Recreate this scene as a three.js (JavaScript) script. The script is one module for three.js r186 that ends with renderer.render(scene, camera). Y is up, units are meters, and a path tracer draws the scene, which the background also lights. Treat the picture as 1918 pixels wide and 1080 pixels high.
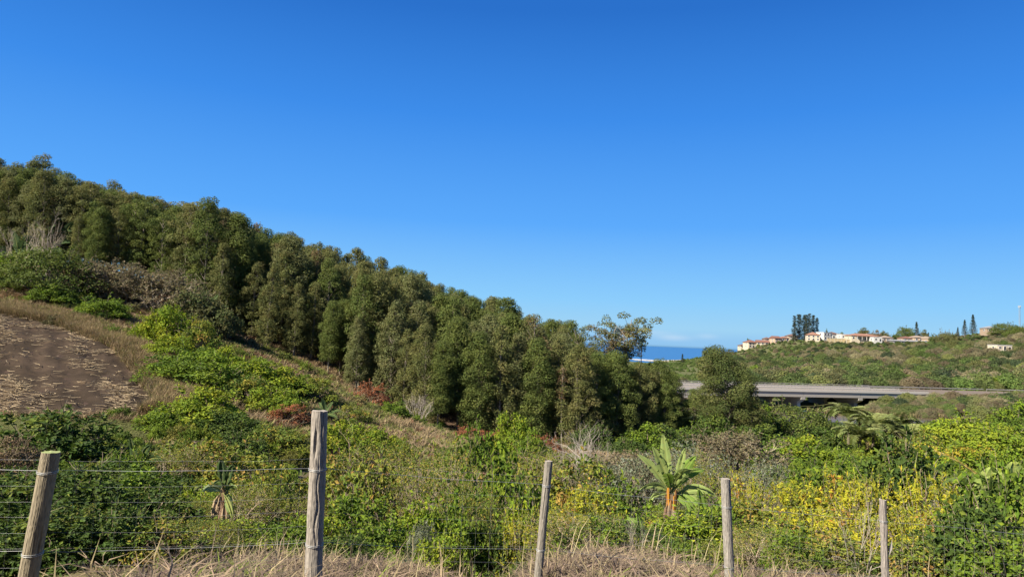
import * as THREE from 'three';
import { mergeGeometries } from 'three/addons/utils/BufferGeometryUtils.js';
import { ImprovedNoise } from 'three/addons/math/ImprovedNoise.js';

// ------------------------------------------------------------------ camera, sky, sun, exposure
const EYE = 17;
const scene = new THREE.Scene();
const camera = new THREE.PerspectiveCamera(45, 1918 / 1080, 0.1, 90000);
camera.position.set(0, EYE, 0);
camera.rotation.order = 'YXZ';
camera.rotation.set(THREE.MathUtils.degToRad(4.25), 0, THREE.MathUtils.degToRad(2.4));
camera.updateMatrixWorld(true);

const SUN_DIR = new THREE.Vector3(-0.82, 0.84, 0.52).normalize();
const sun = new THREE.DirectionalLight(new THREE.Color().setRGB(1, 0.93, 0.80), 5);
sun.position.copy(SUN_DIR).multiplyScalar(400).add(new THREE.Vector3(0, 0, -100));
sun.target.position.set(0, 0, -100);
sun.castShadow = true;
sun.shadow.mapSize.set(4096, 4096);
Object.assign(sun.shadow.camera, { left: -300, right: 300, top: 300, bottom: -300, near: 1, far: 1200 });
scene.add(sun, sun.target);

const renderer = new THREE.WebGLRenderer({ antialias: true });
renderer.toneMapping = THREE.LinearToneMapping;
renderer.toneMappingExposure = 2.6;
renderer.shadowMap.enabled = true;

const srgb = (r, g, b) => new THREE.Color().setRGB(r / 255, g / 255, b / 255, THREE.SRGBColorSpace).multiplyScalar(1 / renderer.toneMappingExposure);
{
  const w = 1024, h = 1024, data = new Float32Array(w * h * 4);
  const stops = [[-90, srgb(70, 100, 120)], [-2, srgb(110, 160, 200)], [0, srgb(146, 197, 239)], [0.6, srgb(148, 199, 240)], [1.5, srgb(160, 211, 244)], [3.6, srgb(141, 205, 252)], [9.6, srgb(93, 171, 252)], [18, srgb(62, 141, 234)], [26, srgb(43, 113, 204)], [45, srgb(32, 94, 182)], [90, srgb(26, 80, 162)]];
  for (let y = 0; y < h; y++) {
    const el = -90 + 180 * (y + 0.5) / h;
    let k = 0; while (k < stops.length - 2 && el > stops[k + 1][0]) k++;
    const t = THREE.MathUtils.clamp((el - stops[k][0]) / (stops[k + 1][0] - stops[k][0]), 0, 1);
    const c = stops[k][1].clone().lerp(stops[k + 1][1], t);
    for (let x = 0; x < w; x++) {
      const az = ((x + 0.5) / w - 0.25) * 360; // degrees to the right of the view axis
      let m = 1, cl = 0;
      if (el > 0 && el < 4) {   // a few thin cloud wisps low over the sea
        for (const [a, e, sa, se, s] of [[13.2, 0.75, 1.2, 0.18, 0.35], [15.8, 0.95, 0.7, 0.16, 0.22], [11.4, 1.1, 1.6, 0.15, 0.2]])
          cl += s * Math.exp(-(((az - a) / sa) ** 2) - (((el - e) / se) ** 2));
      }
      const o = (y * w + x) * 4;
      data[o] = c.r * m + (0.33 - c.r) * cl; data[o + 1] = c.g * m + (0.35 - c.g) * cl; data[o + 2] = c.b * m + (0.37 - c.b) * cl; data[o + 3] = 1;
    }
  }
  const sky = new THREE.DataTexture(data, w, h, THREE.RGBAFormat, THREE.FloatType);
  sky.mapping = THREE.EquirectangularReflectionMapping;
  sky.magFilter = THREE.LinearFilter; sky.needsUpdate = true;
  scene.background = sky; scene.environment = sky;
}

// ------------------------------------------------------------------ helpers
function rng(seed) { let a = seed >>> 0; return () => { a = (a + 0x6D2B79F5) | 0; let t = Math.imul(a ^ (a >>> 15), 1 | a); t = (t + Math.imul(t ^ (t >>> 7), 61 | t)) ^ t; return ((t ^ (t >>> 14)) >>> 0) / 4294967296; }; }
const perlin = new ImprovedNoise();
const noise = (x, y, z = 0) => perlin.noise(x + 57.3, y + 31.7, z + 11.9);
const fbm = (x, y, z = 0) => noise(x, y, z) + 0.5 * noise(x * 2.1, y * 2.1, z + 3.1) + 0.25 * noise(x * 4.3, y * 4.3, z + 7.7);
const V = (x, y, z) => new THREE.Vector3(x, y, z);
const lerp = THREE.MathUtils.lerp, clamp = THREE.MathUtils.clamp, smooth = THREE.MathUtils.smoothstep;
const F = 540 / Math.tan(THREE.MathUtils.degToRad(22.5));
function ray(px, py) { const v = V((px - 959) / F, -(py - 540) / F, -1).applyQuaternion(camera.quaternion); return v.multiplyScalar(1 / -v.z); }
const W = (px, py, d) => ray(px, py).multiplyScalar(d).add(camera.position);     // where a sight line meets the plane d metres ahead
const used = new Map();
function numbered(name) { const n = used.get(name) ?? 0; used.set(name, n + 1); return n ? name + '_' + String(n).padStart(3, '0') : name; }
function tag(o, label, category, group, kind) { o.userData = {}; if (label) o.userData.label = label; if (category) o.userData.category = category; if (group) o.userData.group = group; if (kind) o.userData.kind = kind; return o; }
function thing(name, label, category, pos, turn = 0, group) { const o = new THREE.Group(); o.name = numbered(name); tag(o, label, category, group); if (pos) o.position.copy(pos); o.rotation.y = turn; scene.add(o); return o; }
function part(name, geometry, material, parent, label) { const m = new THREE.Mesh(geometry, material); m.name = name; if (label) m.userData.label = label; parent.add(m); return m; }
function structure(name, geometry, material) { const m = new THREE.Mesh(geometry, material); m.name = numbered(name); m.userData = { kind: 'structure' }; scene.add(m); return m; }

class Soup {                                       // collects loose triangles with a colour each
  constructor() { this.p = []; this.c = []; }
  tri(a, b, c, k) { this.p.push(a.x, a.y, a.z, b.x, b.y, b.z, c.x, c.y, c.z); for (let i = 0; i < 3; i++) this.c.push(k[0], k[1], k[2]); }
  leaf(o, dir, nor, len, wid, k, fold = 0.25) {
    const dx = dir.x, dy = dir.y, dz = dir.z;
    let sx = dy * nor.z - dz * nor.y, sy = dz * nor.x - dx * nor.z, sz = dx * nor.y - dy * nor.x;
    const sl = Math.hypot(sx, sy, sz) || 1; sx /= sl; sy /= sl; sz /= sl;
    const nx = sy * dz - sz * dy, ny = sz * dx - sx * dz, nz = sx * dy - sy * dx, h = wid / 2, f = fold * wid, m = len * 0.45;
    const ax = o.x + dx * m + nx * f, ay = o.y + dy * m + ny * f, az = o.z + dz * m + nz * f;
    const tx = o.x + dx * len, ty = o.y + dy * len, tz = o.z + dz * len;
    this.p.push(o.x, o.y, o.z, ax + sx * h, ay + sy * h, az + sz * h, tx, ty, tz, o.x, o.y, o.z, tx, ty, tz, ax - sx * h, ay - sy * h, az - sz * h);
    for (let i = 0; i < 6; i++) this.c.push(k[0], k[1], k[2]);
  }
  tube(pts, r0, r1, sides, k) {
    const n = pts.length; let prev = null; const up = V(0.3, 0.1, 1);
    for (let i = 0; i < n; i++) {
      const d = pts[Math.min(i + 1, n - 1)].clone().sub(pts[Math.max(i - 1, 0)]).normalize();
      const a = d.clone().cross(Math.abs(d.dot(up)) > 0.9 ? V(1, 0, 0) : up).normalize(), b = d.clone().cross(a), r = lerp(r0, r1, i / (n - 1));
      const ring = []; for (let s = 0; s < sides; s++) { const t = s / sides * 6.2832; ring.push(pts[i].clone().addScaledVector(a, Math.cos(t) * r).addScaledVector(b, Math.sin(t) * r)); }
      if (prev) for (let s = 0; s < sides; s++) { const q = (s + 1) % sides; this.tri(prev[s], prev[q], ring[q], k); this.tri(prev[s], ring[q], ring[s], k); }
      prev = ring;
    }
  }
  geometry() { const g = new THREE.BufferGeometry(); g.setAttribute('position', new THREE.BufferAttribute(new Float32Array(this.p), 3)); g.setAttribute('color', new THREE.BufferAttribute(new Float32Array(this.c), 3)); this.p = this.c = null; return g; }
}
const LEAF = (t = 0.4) => new THREE.MeshPhysicalMaterial({ vertexColors: true, roughness: 0.95, transmission: t, thickness: 0, specularIntensity: 0.25, side: THREE.DoubleSide });
const leafMat = LEAF(0.38), dryMat = new THREE.MeshStandardMaterial({ vertexColors: true, roughness: 0.95, side: THREE.DoubleSide }), strawMat = LEAF(0.25);
const barkMat = new THREE.MeshPhysicalMaterial({ vertexColors: true, roughness: 0.95, specularIntensity: 0.3 });
const plain = (r, g, b, rough = 0.9) => new THREE.MeshStandardMaterial({ color: new THREE.Color().setRGB(r, g, b), roughness: rough });

function grainTexture(size, seed, lo, hi, scale) {
  const d = new Uint8Array(size * size * 4), r = rng(seed);
  for (let y = 0; y < size; y++) for (let x = 0; x < size; x++) {
    const u = x / size * 6.2832, v = y / size * 6.2832;          // wraps at the edges
    const n = fbm(Math.cos(u) * scale + seed, Math.sin(u) * scale + Math.cos(v) * scale, Math.sin(v) * scale) * 0.5 + (r() - 0.5) * 0.7;
    const k = clamp(lerp(lo, hi, 0.5 + n * 0.5), 0, 255), o = (y * size + x) * 4; d[o] = d[o + 1] = d[o + 2] = k; d[o + 3] = 255;
  }
  const t = new THREE.DataTexture(d, size, size); t.wrapS = t.wrapT = THREE.RepeatWrapping; t.magFilter = THREE.LinearFilter; t.needsUpdate = true; return t;
}
const soilGrain = grainTexture(256, 5, 120, 255, 3);
const groundMat = new THREE.MeshPhysicalMaterial({ vertexColors: true, roughness: 1, specularIntensity: 0.12, map: soilGrain, bumpMap: soilGrain, bumpScale: 0.05 });

// ------------------------------------------------------------------ terrain
const RIVER = [[190, -186], [130, -170], [92, -159], [66, -164], [44, -172], [26, -190], [18, -230], [20, -330], [60, -560], [125, -830]].map(([x, z]) => [x, z]);
function riverDist(x, z) {
  let best = 1e9;
  for (let i = 0; i < RIVER.length - 1; i++) {
    const [ax, az] = RIVER[i], [bx, bz] = RIVER[i + 1], dx = bx - ax, dz = bz - az;
    const t = clamp(((x - ax) * dx + (z - az) * dz) / (dx * dx + dz * dz), 0, 1), d = Math.hypot(x - ax - dx * t, z - az - dz * t);
    if (d < best) best = d;
  }
  return best;
}
const CONTROL = [];
const cp = (px, py, d, lower = 0) => { const p = W(px, py, d); CONTROL.push([p.x, p.z, p.y - EYE - lower]); };
const ca = (x, z, y) => CONTROL.push([x, z, y]);
for (const a of [0, 1, 2, 3, 4, 5, 6, 7]) ca(Math.sin(a * 0.785) * 2.2, -Math.cos(a * 0.785) * 2.2, -1.75);
ca(-3.7, -5.5, -2.32); ca(-1.7, -6, -2.36); ca(0.33, -7, -2.5); ca(2.3, -7.5, -2.62); ca(4.3, -8, -2.78); ca(-7, -5.5, -2.3); ca(9, -8.5, -2.9);
ca(-3.5, -9.5, -3.1); ca(0.5, -10, -3.1); ca(6, -10.5, -3.35); ca(-9, -10, -3.2);
ca(-12, -16, -4.7); ca(-4, -15, -4.6); ca(3, -16, -4.7); ca(11, -16, -5.0);
ca(-22, -26, -6.0); ca(-8, -26, -6.9); ca(3, -26, -7.2); ca(17, -26, -7.6);
cp(100, 882, 30); cp(150, 790, 45); cp(0, 780, 46); cp(285, 745, 52); cp(215, 650, 65); cp(0, 590, 75); cp(75, 560, 86); cp(-200, 590, 70); cp(-200, 790, 44); cp(-500, 620, 70); cp(-500, 850, 40);
cp(500, 800, 46, 0.6); cp(600, 850, 48); cp(640, 745, 75); cp(780, 800, 72); cp(959, 870, 60); cp(1150, 852, 80); cp(1400, 852, 87); cp(1480, 925, 50); cp(1300, 900, 50, 0.5); cp(1800, 905, 58, 1); cp(1700, 860, 85, 0.5);
cp(0, 520, 100); cp(150, 520, 104); cp(280, 545, 104); cp(430, 612, 105); cp(560, 665, 102); cp(700, 737, 100); cp(820, 805, 92); cp(1000, 825, 95); cp(1100, 832, 97); cp(1280, 826, 105);
cp(0, 468, 122); cp(220, 505, 120); cp(420, 580, 126);
cp(600, 603, 132); cp(850, 690, 140); cp(1000, 738, 140); cp(1150, 770, 140); cp(-200, 430, 125); cp(-600, 430, 125);
ca(-120, -190, 2); ca(-60, -190, -5); ca(-15, -190, -11); ca(10, -180, -15); ca(-110, -260, -12); ca(-40, -260, -13); ca(20, -260, -15.4); ca(-200, -420, -14); ca(-60, -450, -15); ca(60, -450, -15.6);
ca(-400, -700, -14.5); ca(-50, -720, -15.2); ca(120, -700, -15.4); ca(180, -760, -15.6);
cp(1280, 818, 118); cp(1460, 822, 118); cp(1600, 818, 130); cp(1740, 822, 112); cp(1900, 800, 110);
cp(1740, 785, 185); cp(1900, 770, 185); cp(1850, 760, 210);
ca(128, -222, -12.2); ca(170, -236, -12); ca(220, -250, -11.9); ca(300, -270, -11.5); ca(60, -246, -14.6); ca(95, -250, -13.6); ca(72, -232, -16.6); ca(100, -236, -16.2); ca(72, -203, -17); ca(97, -211, -16.8); ca(85, -190, -16.6); ca(150, -265, -12); ca(210, -290, -10);
cp(1320, 702, 400, 2); cp(1400, 700, 400, 3); cp(1600, 690, 400, 3.5); cp(1800, 690, 380, 3.5); cp(1918, 690, 350, 3.5); cp(1500, 700, 330, 3); cp(1700, 703, 320, 3); cp(2100, 680, 350, 3);
cp(1500, 668, 500, 3.5); cp(1700, 660, 480, 3); cp(1850, 660, 430, 3);
cp(1300, 680, 650, 2.5); cp(1355, 664, 640, 3); cp(1400, 652, 625); cp(1440, 644, 615); cp(1480, 639, 615); cp(1530, 638, 600); cp(1600, 642, 585); cp(1680, 642, 575); cp(1745, 640, 575); cp(1800, 640, 540, 2); cp(1860, 623, 560, 2); cp(1918, 612, 560, 2); cp(2100, 590, 560); cp(1200, 681, 740);
ca(430, -700, 15); ca(280, -760, 4); ca(200, -880, -18); ca(420, -950, -18); ca(700, -900, -10); ca(60, -812, -16.4); ca(150, -815, -16.4); ca(60, -870, -20); ca(160, -880, -20); ca(-300, -815, -16.4); ca(-300, -880, -20);
ca(-900, -815, -16); ca(-900, -890, -20); ca(0, -1300, -30); ca(-1200, -1300, -30); ca(700, -1300, -30); ca(1500, -900, -14); ca(0, -4000, -40); ca(-3000, -3000, -40); ca(3000, -3000, -40);
for (const [x, z, y] of [[-20, 0, -1.5], [20, 0, -2.2], [0, 20, -1.6], [-60, 20, 4], [60, 20, -3], [0, 100, 4], [-200, 0, 22], [200, 0, -4], [-400, 400, 30], [400, 400, 20], [1200, 0, 30], [-1200, 0, 30], [0, 1500, 40], [3000, 3000, 40], [-3000, 3000, 40], [-500, -300, 10], [700, -400, 40]]) ca(x, z, y);
const keyOf = (x, z) => { const r = Math.hypot(x, z); return [Math.atan2(x, -z), Math.log(r + 2) * 0.7]; };
const kern = (a, b) => { let du = Math.abs(a[0] - b[0]); if (du > Math.PI) du = 2 * Math.PI - du; const dv = a[1] - b[1]; return -Math.sqrt(du * du + dv * dv + 0.0004); };
const KEYS = CONTROL.map(([x, z]) => keyOf(x, z)), WEIGHT = (() => {
  const n = CONTROL.length, A = [];
  for (let i = 0; i < n; i++) { A.push(new Float64Array(n + 2)); for (let j = 0; j < n; j++) A[i][j] = kern(KEYS[i], KEYS[j]); A[i][i] += 0.01; A[i][n] = 1; A[i][n + 1] = CONTROL[i][2]; }
  A.push(new Float64Array(n + 2)); for (let j = 0; j < n; j++) A[n][j] = 1;
  const m = n + 1;
  for (let c = 0; c < m; c++) {
    let p = c; for (let r = c + 1; r < m; r++) if (Math.abs(A[r][c]) > Math.abs(A[p][c])) p = r;
    [A[c], A[p]] = [A[p], A[c]];
    for (let r = 0; r < m; r++) if (r !== c) { const f = A[r][c] / A[c][c]; if (f) for (let k = c; k <= m; k++) A[r][k] -= f * A[c][k]; }
  }
  return A.map((row, i) => row[m] / row[i]);
})();
function groundY(x, z) {
  const k = keyOf(x, z), r = Math.hypot(x, z); let y = WEIGHT[CONTROL.length];
  for (let i = 0; i < KEYS.length; i++) y += WEIGHT[i] * kern(k, KEYS[i]);
  y += fbm(x * 0.35, z * 0.35) * 0.05 + (r > 15 ? fbm(x * 0.06, z * 0.06) * Math.min(0.35, (r - 15) * 0.01) : 0);
  if (r > 110 && r < 900) { const d = riverDist(x, z), w = r > 280 ? 8 : x > 55 && x < 125 && z < -150 ? 22 : 15; if (d < w * 2.2) y = lerp(Math.min(y, -17.9), y, smooth(d, w * 0.75, w * 1.5)); }
  return EYE + y;
}
const onGround = (x, z, dy = 0) => V(x, groundY(x, z) + dy, z);
const flat = (px, d) => { const v = ray(px, 640); return [v.x * d, -d]; };         // ground place d metres ahead, in that direction
const FIELD = [[-560, 600, 72], [-100, 590, 75], [0, 590, 75], [55, 594, 74], [110, 602, 72.5], [160, 620, 69], [215, 648, 65], [262, 690, 58.5], [290, 735, 53], [296, 765, 49], [270, 782, 46.6], [150, 785, 45.6], [0, 782, 46], [-560, 800, 45]].map(([a, b, d]) => { const p = W(a, b, d); return [p.x, p.z]; });
function inside(poly, x, z) { let hit = false; for (let i = 0, j = poly.length - 1; i < poly.length; j = i++) { const [xi, zi] = poly[i], [xj, zj] = poly[j]; if ((zi > z) !== (zj > z) && x < (xj - xi) * (z - zi) / (zj - zi) + xi) hit = !hit; } return hit; }
const onField = (x, z) => inside(FIELD, x, z);

function groundColour(x, z) {
  const r = Math.hypot(x, z), th = Math.atan2(x, -z), n = fbm(x * 0.09, z * 0.09, 2), m = fbm(x * 0.5, z * 0.5, 5);
  let c = [0.2, 0.145, 0.085];                                                        // dry grass and earth
  const mix = (k, t) => { t = clamp(t, 0, 1); c = c.map((v, i) => lerp(v, k[i], t)); };
  mix([0.10, 0.105, 0.035], (n + 0.15) * 1.3);
  mix([0.13, 0.085, 0.055], (m - 0.1) * 0.9);
  if (r > 10 && r < 38) mix([0.085, 0.06, 0.035], 0.6);                                   // bare earth under the thicket
  if (th > -0.62 && th < 0.28 && r > 88 && r < 175) mix([0.14, 0.085, 0.056], 0.8);    // leaf litter under the gums
  if (r > 230) mix([0.10, 0.12, 0.045], 0.75);
  if (r > 330 && th > 0.5) mix([0.23, 0.19, 0.105], smooth(fbm(x * 0.03, z * 0.03, 50), 0.05, 0.35));
  if (z < -780 && Math.abs(x) < 420) mix([0.45, 0.38, 0.28], smooth(-z, 775, 790));
  if (onField(x, z)) c = [0.075, 0.05, 0.036];
  return c;
}
{
  const ths = []; for (let a = -48; a < 48; a += 0.3) ths.push(a); for (let a = 48; a < 312; a += 4) ths.push(a);
  const rs = [0]; for (let r = 0.8; r < 5000; r *= 1.033) rs.push(r);
  const nt = ths.length, pos = [], col = [], uv = [], idx = [];
  rs.forEach((r) => ths.forEach((a) => { const t = a * Math.PI / 180, x = Math.sin(t) * r, z = -Math.cos(t) * r; pos.push(x, groundY(x, z), z); col.push(...groundColour(x, z)); uv.push(x / 1.7, z / 1.7); }));
  for (let i = 0; i < rs.length - 1; i++) for (let j = 0; j < nt; j++) { const q = (j + 1) % nt, a = i * nt + j, b = i * nt + q, c = a + nt, d = b + nt; idx.push(a, b, d, a, d, c); }
  const g = new THREE.BufferGeometry(); g.setAttribute('position', new THREE.Float32BufferAttribute(pos, 3)); g.setAttribute('color', new THREE.Float32BufferAttribute(col, 3)); g.setAttribute('uv', new THREE.Float32BufferAttribute(uv, 2)); g.setIndex(idx); g.computeVertexNormals();
  structure('ground', g, groundMat);
}
{ // sea, surf, river
  const rip = grainTexture(256, 9, 90, 255, 4), seaMap = rip.clone(); seaMap.repeat.set(900, 900); seaMap.needsUpdate = true;
  const sea = new THREE.CircleGeometry(60000, 96); sea.rotateX(-Math.PI / 2);
  structure('sea', sea, new THREE.MeshPhysicalMaterial({ color: new THREE.Color().setRGB(0.028, 0.11, 0.25), roughness: 0.75, specularIntensity: 0.25 }));
  const foam = new Soup(), r = rng(77);
  for (const [z0, dz, gap] of [[-823, 5, 0.1], [-838, 3, 0.5], [-858, 2.5, 0.65], [-900, 2, 0.8]]) for (let x = -260; x < 330; x += 6) {
    if (noise(x * 0.03, z0) * 0.5 + 0.5 < gap) continue;
    const w = dz * (0.7 + r() * 0.7), z = z0 + noise(x * 0.02, z0 * 3) * 6, y = 0.15 + r() * 0.3, a = V(x, y, z + w), b = V(x + 6.4, y, z + w), c = V(x + 6.4, y + 0.5, z), d = V(x, y + 0.5, z), e = V(x, -0.2, z - w), f = V(x + 6.4, -0.2, z - w), k = [0.36, 0.38, 0.4];
    foam.tri(a, b, c, k); foam.tri(a, c, d, k); foam.tri(d, c, f, k); foam.tri(d, f, e, k);
  }
  const fm = new THREE.Mesh(foam.geometry(), dryMat); fm.name = 'surf'; fm.userData = { kind: 'structure' }; scene.add(fm);
  const pos = [], idx = [], uv = [];
  RIVER.forEach(([x, z], i) => { const [px, pz] = RIVER[Math.max(i - 1, 0)], [qx, qz] = RIVER[Math.min(i + 1, RIVER.length - 1)], l = Math.hypot(qx - px, qz - pz), hw = z < -250 ? 9 : z < -200 ? 20 : 34, nx = -(qz - pz) / l * hw, nz = (qx - px) / l * hw; for (const s of [-1, 1]) { pos.push(x + nx * s, 0.62, z + nz * s); uv.push(i, s); } if (i) { const a = 2 * i - 2; idx.push(a, a + 1, a + 3, a, a + 3, a + 2); } });
  const g = new THREE.BufferGeometry(); g.setAttribute('position', new THREE.Float32BufferAttribute(pos, 3)); g.setAttribute('uv', new THREE.Float32BufferAttribute(uv, 2)); g.setIndex(idx); g.computeVertexNormals();
  structure('river', g, new THREE.MeshPhysicalMaterial({ color: new THREE.Color().setRGB(0.10, 0.07, 0.045), roughness: 0.22, side: THREE.DoubleSide }));
}
{ // ploughed field: clods as real relief, straw lying on top
  let x0 = 1e9, x1 = -1e9, z0 = 1e9, z1 = -1e9; for (const [x, z] of FIELD) { x0 = Math.min(x0, x); x1 = Math.max(x1, x); z0 = Math.min(z0, z); z1 = Math.max(z1, z); }
  x0 = Math.max(x0, -75);
  const s = 0.24, nx = Math.ceil((x1 - x0) / s), nz = Math.ceil((z1 - z0) / s), pos = [], col = [], uv = [], idx = [], ok = [];
  for (let j = 0; j <= nz; j++) for (let i = 0; i <= nx; i++) {
    const x = x0 + i * s, z = z0 + j * s, e = onField(x + fbm(x * 0.5, z * 0.5) * 1.9, z + fbm(x * 0.5, z * 0.5, 9) * 1.9);
    const row = Math.sin((x * 0.8 - z * 0.6) * 3.1 + noise(x * 0.25, z * 0.25) * 2), rough = Math.abs(noise(x * 1.9, z * 1.9)) * 0.13 + noise(x * 0.9, z * 0.9) * 0.08;
    pos.push(x, groundY(x, z) + 0.07 + row * 0.07 + rough, z); ok.push(e);
    const t = clamp(0.5 + fbm(x * 0.25, z * 0.25, 4), 0, 1), dry = clamp((fbm(x * 0.6, z * 0.6, 14) - 0.4) * 1.2, 0, 0.6);
    const k = [lerp(0.046, 0.08, t), lerp(0.033, 0.056, t), lerp(0.022, 0.038, t)]; col.push(lerp(k[0], 0.17, dry), lerp(k[1], 0.115, dry), lerp(k[2], 0.065, dry)); uv.push(x / 1.1, z / 1.1);
  }
  for (let j = 0; j < nz; j++) for (let i = 0; i < nx; i++) { const a = j * (nx + 1) + i, b = a + 1, c = a + nx + 1, d = c + 1; if (ok[a] && ok[b] && ok[c] && ok[d]) idx.push(a, c, d, a, d, b); }
  const g = new THREE.BufferGeometry(); g.setAttribute('position', new THREE.Float32BufferAttribute(pos, 3)); g.setAttribute('color', new THREE.Float32BufferAttribute(col, 3)); g.setAttribute('uv', new THREE.Float32BufferAttribute(uv, 2)); g.setIndex(idx); g.computeVertexNormals();
  structure('ploughed_field', g, groundMat);
}

// ------------------------------------------------------------------ scattered cover (nobody could count it)
const Q = new THREE.Quaternion(), E = new THREE.Euler(), M4 = new THREE.Matrix4();
function scatter(name, label, category, geometry, material, places) {      // places: [x, y, z, yaw, tilt, sx, sy, r, g, b]
  const m = new THREE.InstancedMesh(geometry, material, places.length), c = new THREE.Color();
  places.forEach((p, i) => { E.set(p[4], p[3], p[4] * 0.6, 'YXZ'); M4.compose(V(p[0], p[1], p[2]), Q.setFromEuler(E), V(p[5], p[6], p[5])); m.setMatrixAt(i, M4); m.setColorAt(i, c.setRGB(p[7], p[8], p[9])); });
  m.name = numbered(name); tag(m, label, category, null, 'stuff'); m.frustumCulled = false; scene.add(m); return m;
}
function tuft(seed, blades, height, spread, width, bend) {
  const s = new Soup(), r = rng(seed);
  for (let i = 0; i < blades; i++) {
    const a = r() * 6.283, o = V((r() - 0.5) * spread, 0, (r() - 0.5) * spread), h = height * (0.45 + r() * 0.55), l = bend * (0.3 + r()), d = V(Math.cos(a), 0, Math.sin(a)), w = width * (0.6 + 0.6 * r()), sd = V(-d.z, 0, d.x).multiplyScalar(w);
    const p1 = o.clone().addScaledVector(d, l * 0.3 * h).add(V(0, h * 0.6, 0)), p2 = o.clone().addScaledVector(d, l * h).add(V(0, h * (1 - l * 0.25), 0)), v = 0.75 + r() * 0.5, k = [v, v * (0.92 + r() * 0.12), v * (0.85 + r() * 0.2)];
    s.tri(o.clone().sub(sd), o.clone().add(sd), p1.clone().addScaledVector(sd, 0.7), k); s.tri(o.clone().sub(sd), p1.clone().addScaledVector(sd, 0.7), p1.clone().addScaledVector(sd, -0.7), k); s.tri(p1.clone().addScaledVector(sd, -0.7), p1.clone().addScaledVector(sd, 0.7), p2, k);
  }
  return s.geometry();
}
function stalk(seed) { const s = new Soup(), r = rng(seed); for (let i = 0; i < 3; i++) { let p = V((r() - 0.5) * 0.3, 0.02 + r() * 0.1, (r() - 0.5) * 0.3), a = (r() - 0.5) * 1.1; const pts = [p]; for (let k = 0; k < 3; k++) { a += (r() - 0.5) * 0.5; p = p.clone().add(V(Math.cos(a) * 0.24, (r() - 0.4) * 0.06, Math.sin(a) * 0.24)); pts.push(p); } s.tube(pts, 0.012, 0.006, 3, [1, 1, 1]); } return s.geometry(); }
{
  const r = rng(3), places = [];
  for (let i = 0; i < 90000; i++) {
    const d = lerp(45, 76, r()), x = lerp(-66, -23, r()), z = -d; if (!onField(x, z)) continue;
    const q = (x * 0.78 - z * 0.62) / 6.2 + 0.22 * noise(x * 0.12, z * 0.12, 20), fr = q - Math.floor(q) - 0.5, line = Math.exp(-((fr / 0.07) ** 2)) * clamp(0.35 + 1.6 * noise(x * 0.2, z * 0.2, 31), 0, 1), mat = smooth(fbm(x * 0.3, z * 0.3, 8), 0.3, 0.75); if (r() > line * 0.8 + mat * 0.22 + 0.012) continue;
    const v = 0.75 + r() * 0.5; places.push([x, groundY(x, z) + 0.12 + r() * 0.1, z, r() * 6.28, (r() - 0.5) * 0.5, 0.5 + r() * 0.9, 1 + r(), 0.42 * v, 0.325 * v, 0.20 * v]);
  }
  scatter('straw', 'pale dry cane straw scattered over the ploughed field', 'straw', stalk(1), strawMat, places);
}

// ------------------------------------------------------------------ plants: prototypes
const tint = (k, r, v = 0.25, h = 0.12) => { const m = 1 + (r() - 0.5) * 2 * v; return [k[0] * m * (1 + (r() - 0.5) * 2 * h), k[1] * m, k[2] * m * (1 + (r() - 0.5) * 2 * h)]; };
function onSphere(r, up = -1) { for (;;) { const v = V(r() * 2 - 1, r() * 2 - 1, r() * 2 - 1), l = v.length(); if (l > 1 || l < 0.05) continue; v.multiplyScalar(1 / l); if (v.y >= up) return v; } }
const pickTint = (list, r) => { let t = r(), i = 0; while (i < list.length - 1 && t > list[i][0]) t -= list[i++][0]; return list[i][1]; };
function clumpLeaves(s, r, c, rad, n, len, wid, colours, { squash = 0.8, droop = 0, out = 0.8, shell = 0.55, whorl = 0, up = -0.75 } = {}) {
  const base = tint(pickTint(colours, r), r, 0.1, 0.06);
  for (let i = 0; i < n; i++) {
    const d = onSphere(r, up), q = shell + (1.06 - shell) * Math.sqrt(r()), p = V(c.x + d.x * rad * q, c.y + d.y * rad * q * squash, c.z + d.z * rad * q);
    const nor = d.clone().multiplyScalar(out).add(V(r() - 0.5, r() - 0.2, r() - 0.5)).normalize();
    const k0 = r() < 0.75 ? base : pickTint(colours, r);
    const go = (dir) => { dir.y -= droop; dir.addScaledVector(nor, -dir.dot(nor) * 0.7).normalize(); s.leaf(p, dir, nor, len * (0.65 + r() * 0.6), wid * (0.7 + r() * 0.5), tint(k0, r, 0.2, 0.1)); };
    if (!whorl) go(onSphere(r).addScaledVector(d, 0.4)); else for (let j = 0; j < whorl; j++) go(onSphere(r).addScaledVector(d, 0.7));
  }
}
// gum tree, 16 m tall; crown of many separate leaf clumps on rising limbs
const BARK = [0.215, 0.18, 0.14], GUM = [[0.42, [0.14, 0.148, 0.042]], [0.3, [0.18, 0.178, 0.056]], [0.16, [0.105, 0.12, 0.035]], [0.12, [0.165, 0.15, 0.05]]];
const GUM_GREEN = [[0.6, [0.105, 0.135, 0.029]], [0.4, [0.135, 0.16, 0.034]]], GUM_PALE = [[0.6, [0.17, 0.178, 0.066]], [0.4, [0.135, 0.147, 0.046]]], GUM_BROWN = [[0.35, [0.19, 0.135, 0.06]], [0.65, [0.135, 0.14, 0.045]]];
function limb(s, r, a, b, r0, r1, k, sides = 4, sag = 0.15) { const m = a.clone().lerp(b, 0.5).add(V((r() - 0.5) * sag, r() * sag - sag * 0.2, (r() - 0.5) * sag).multiplyScalar(a.distanceTo(b))); s.tube([a, a.clone().lerp(m, 0.55), m, b], r0, r1, sides, k); }
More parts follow.
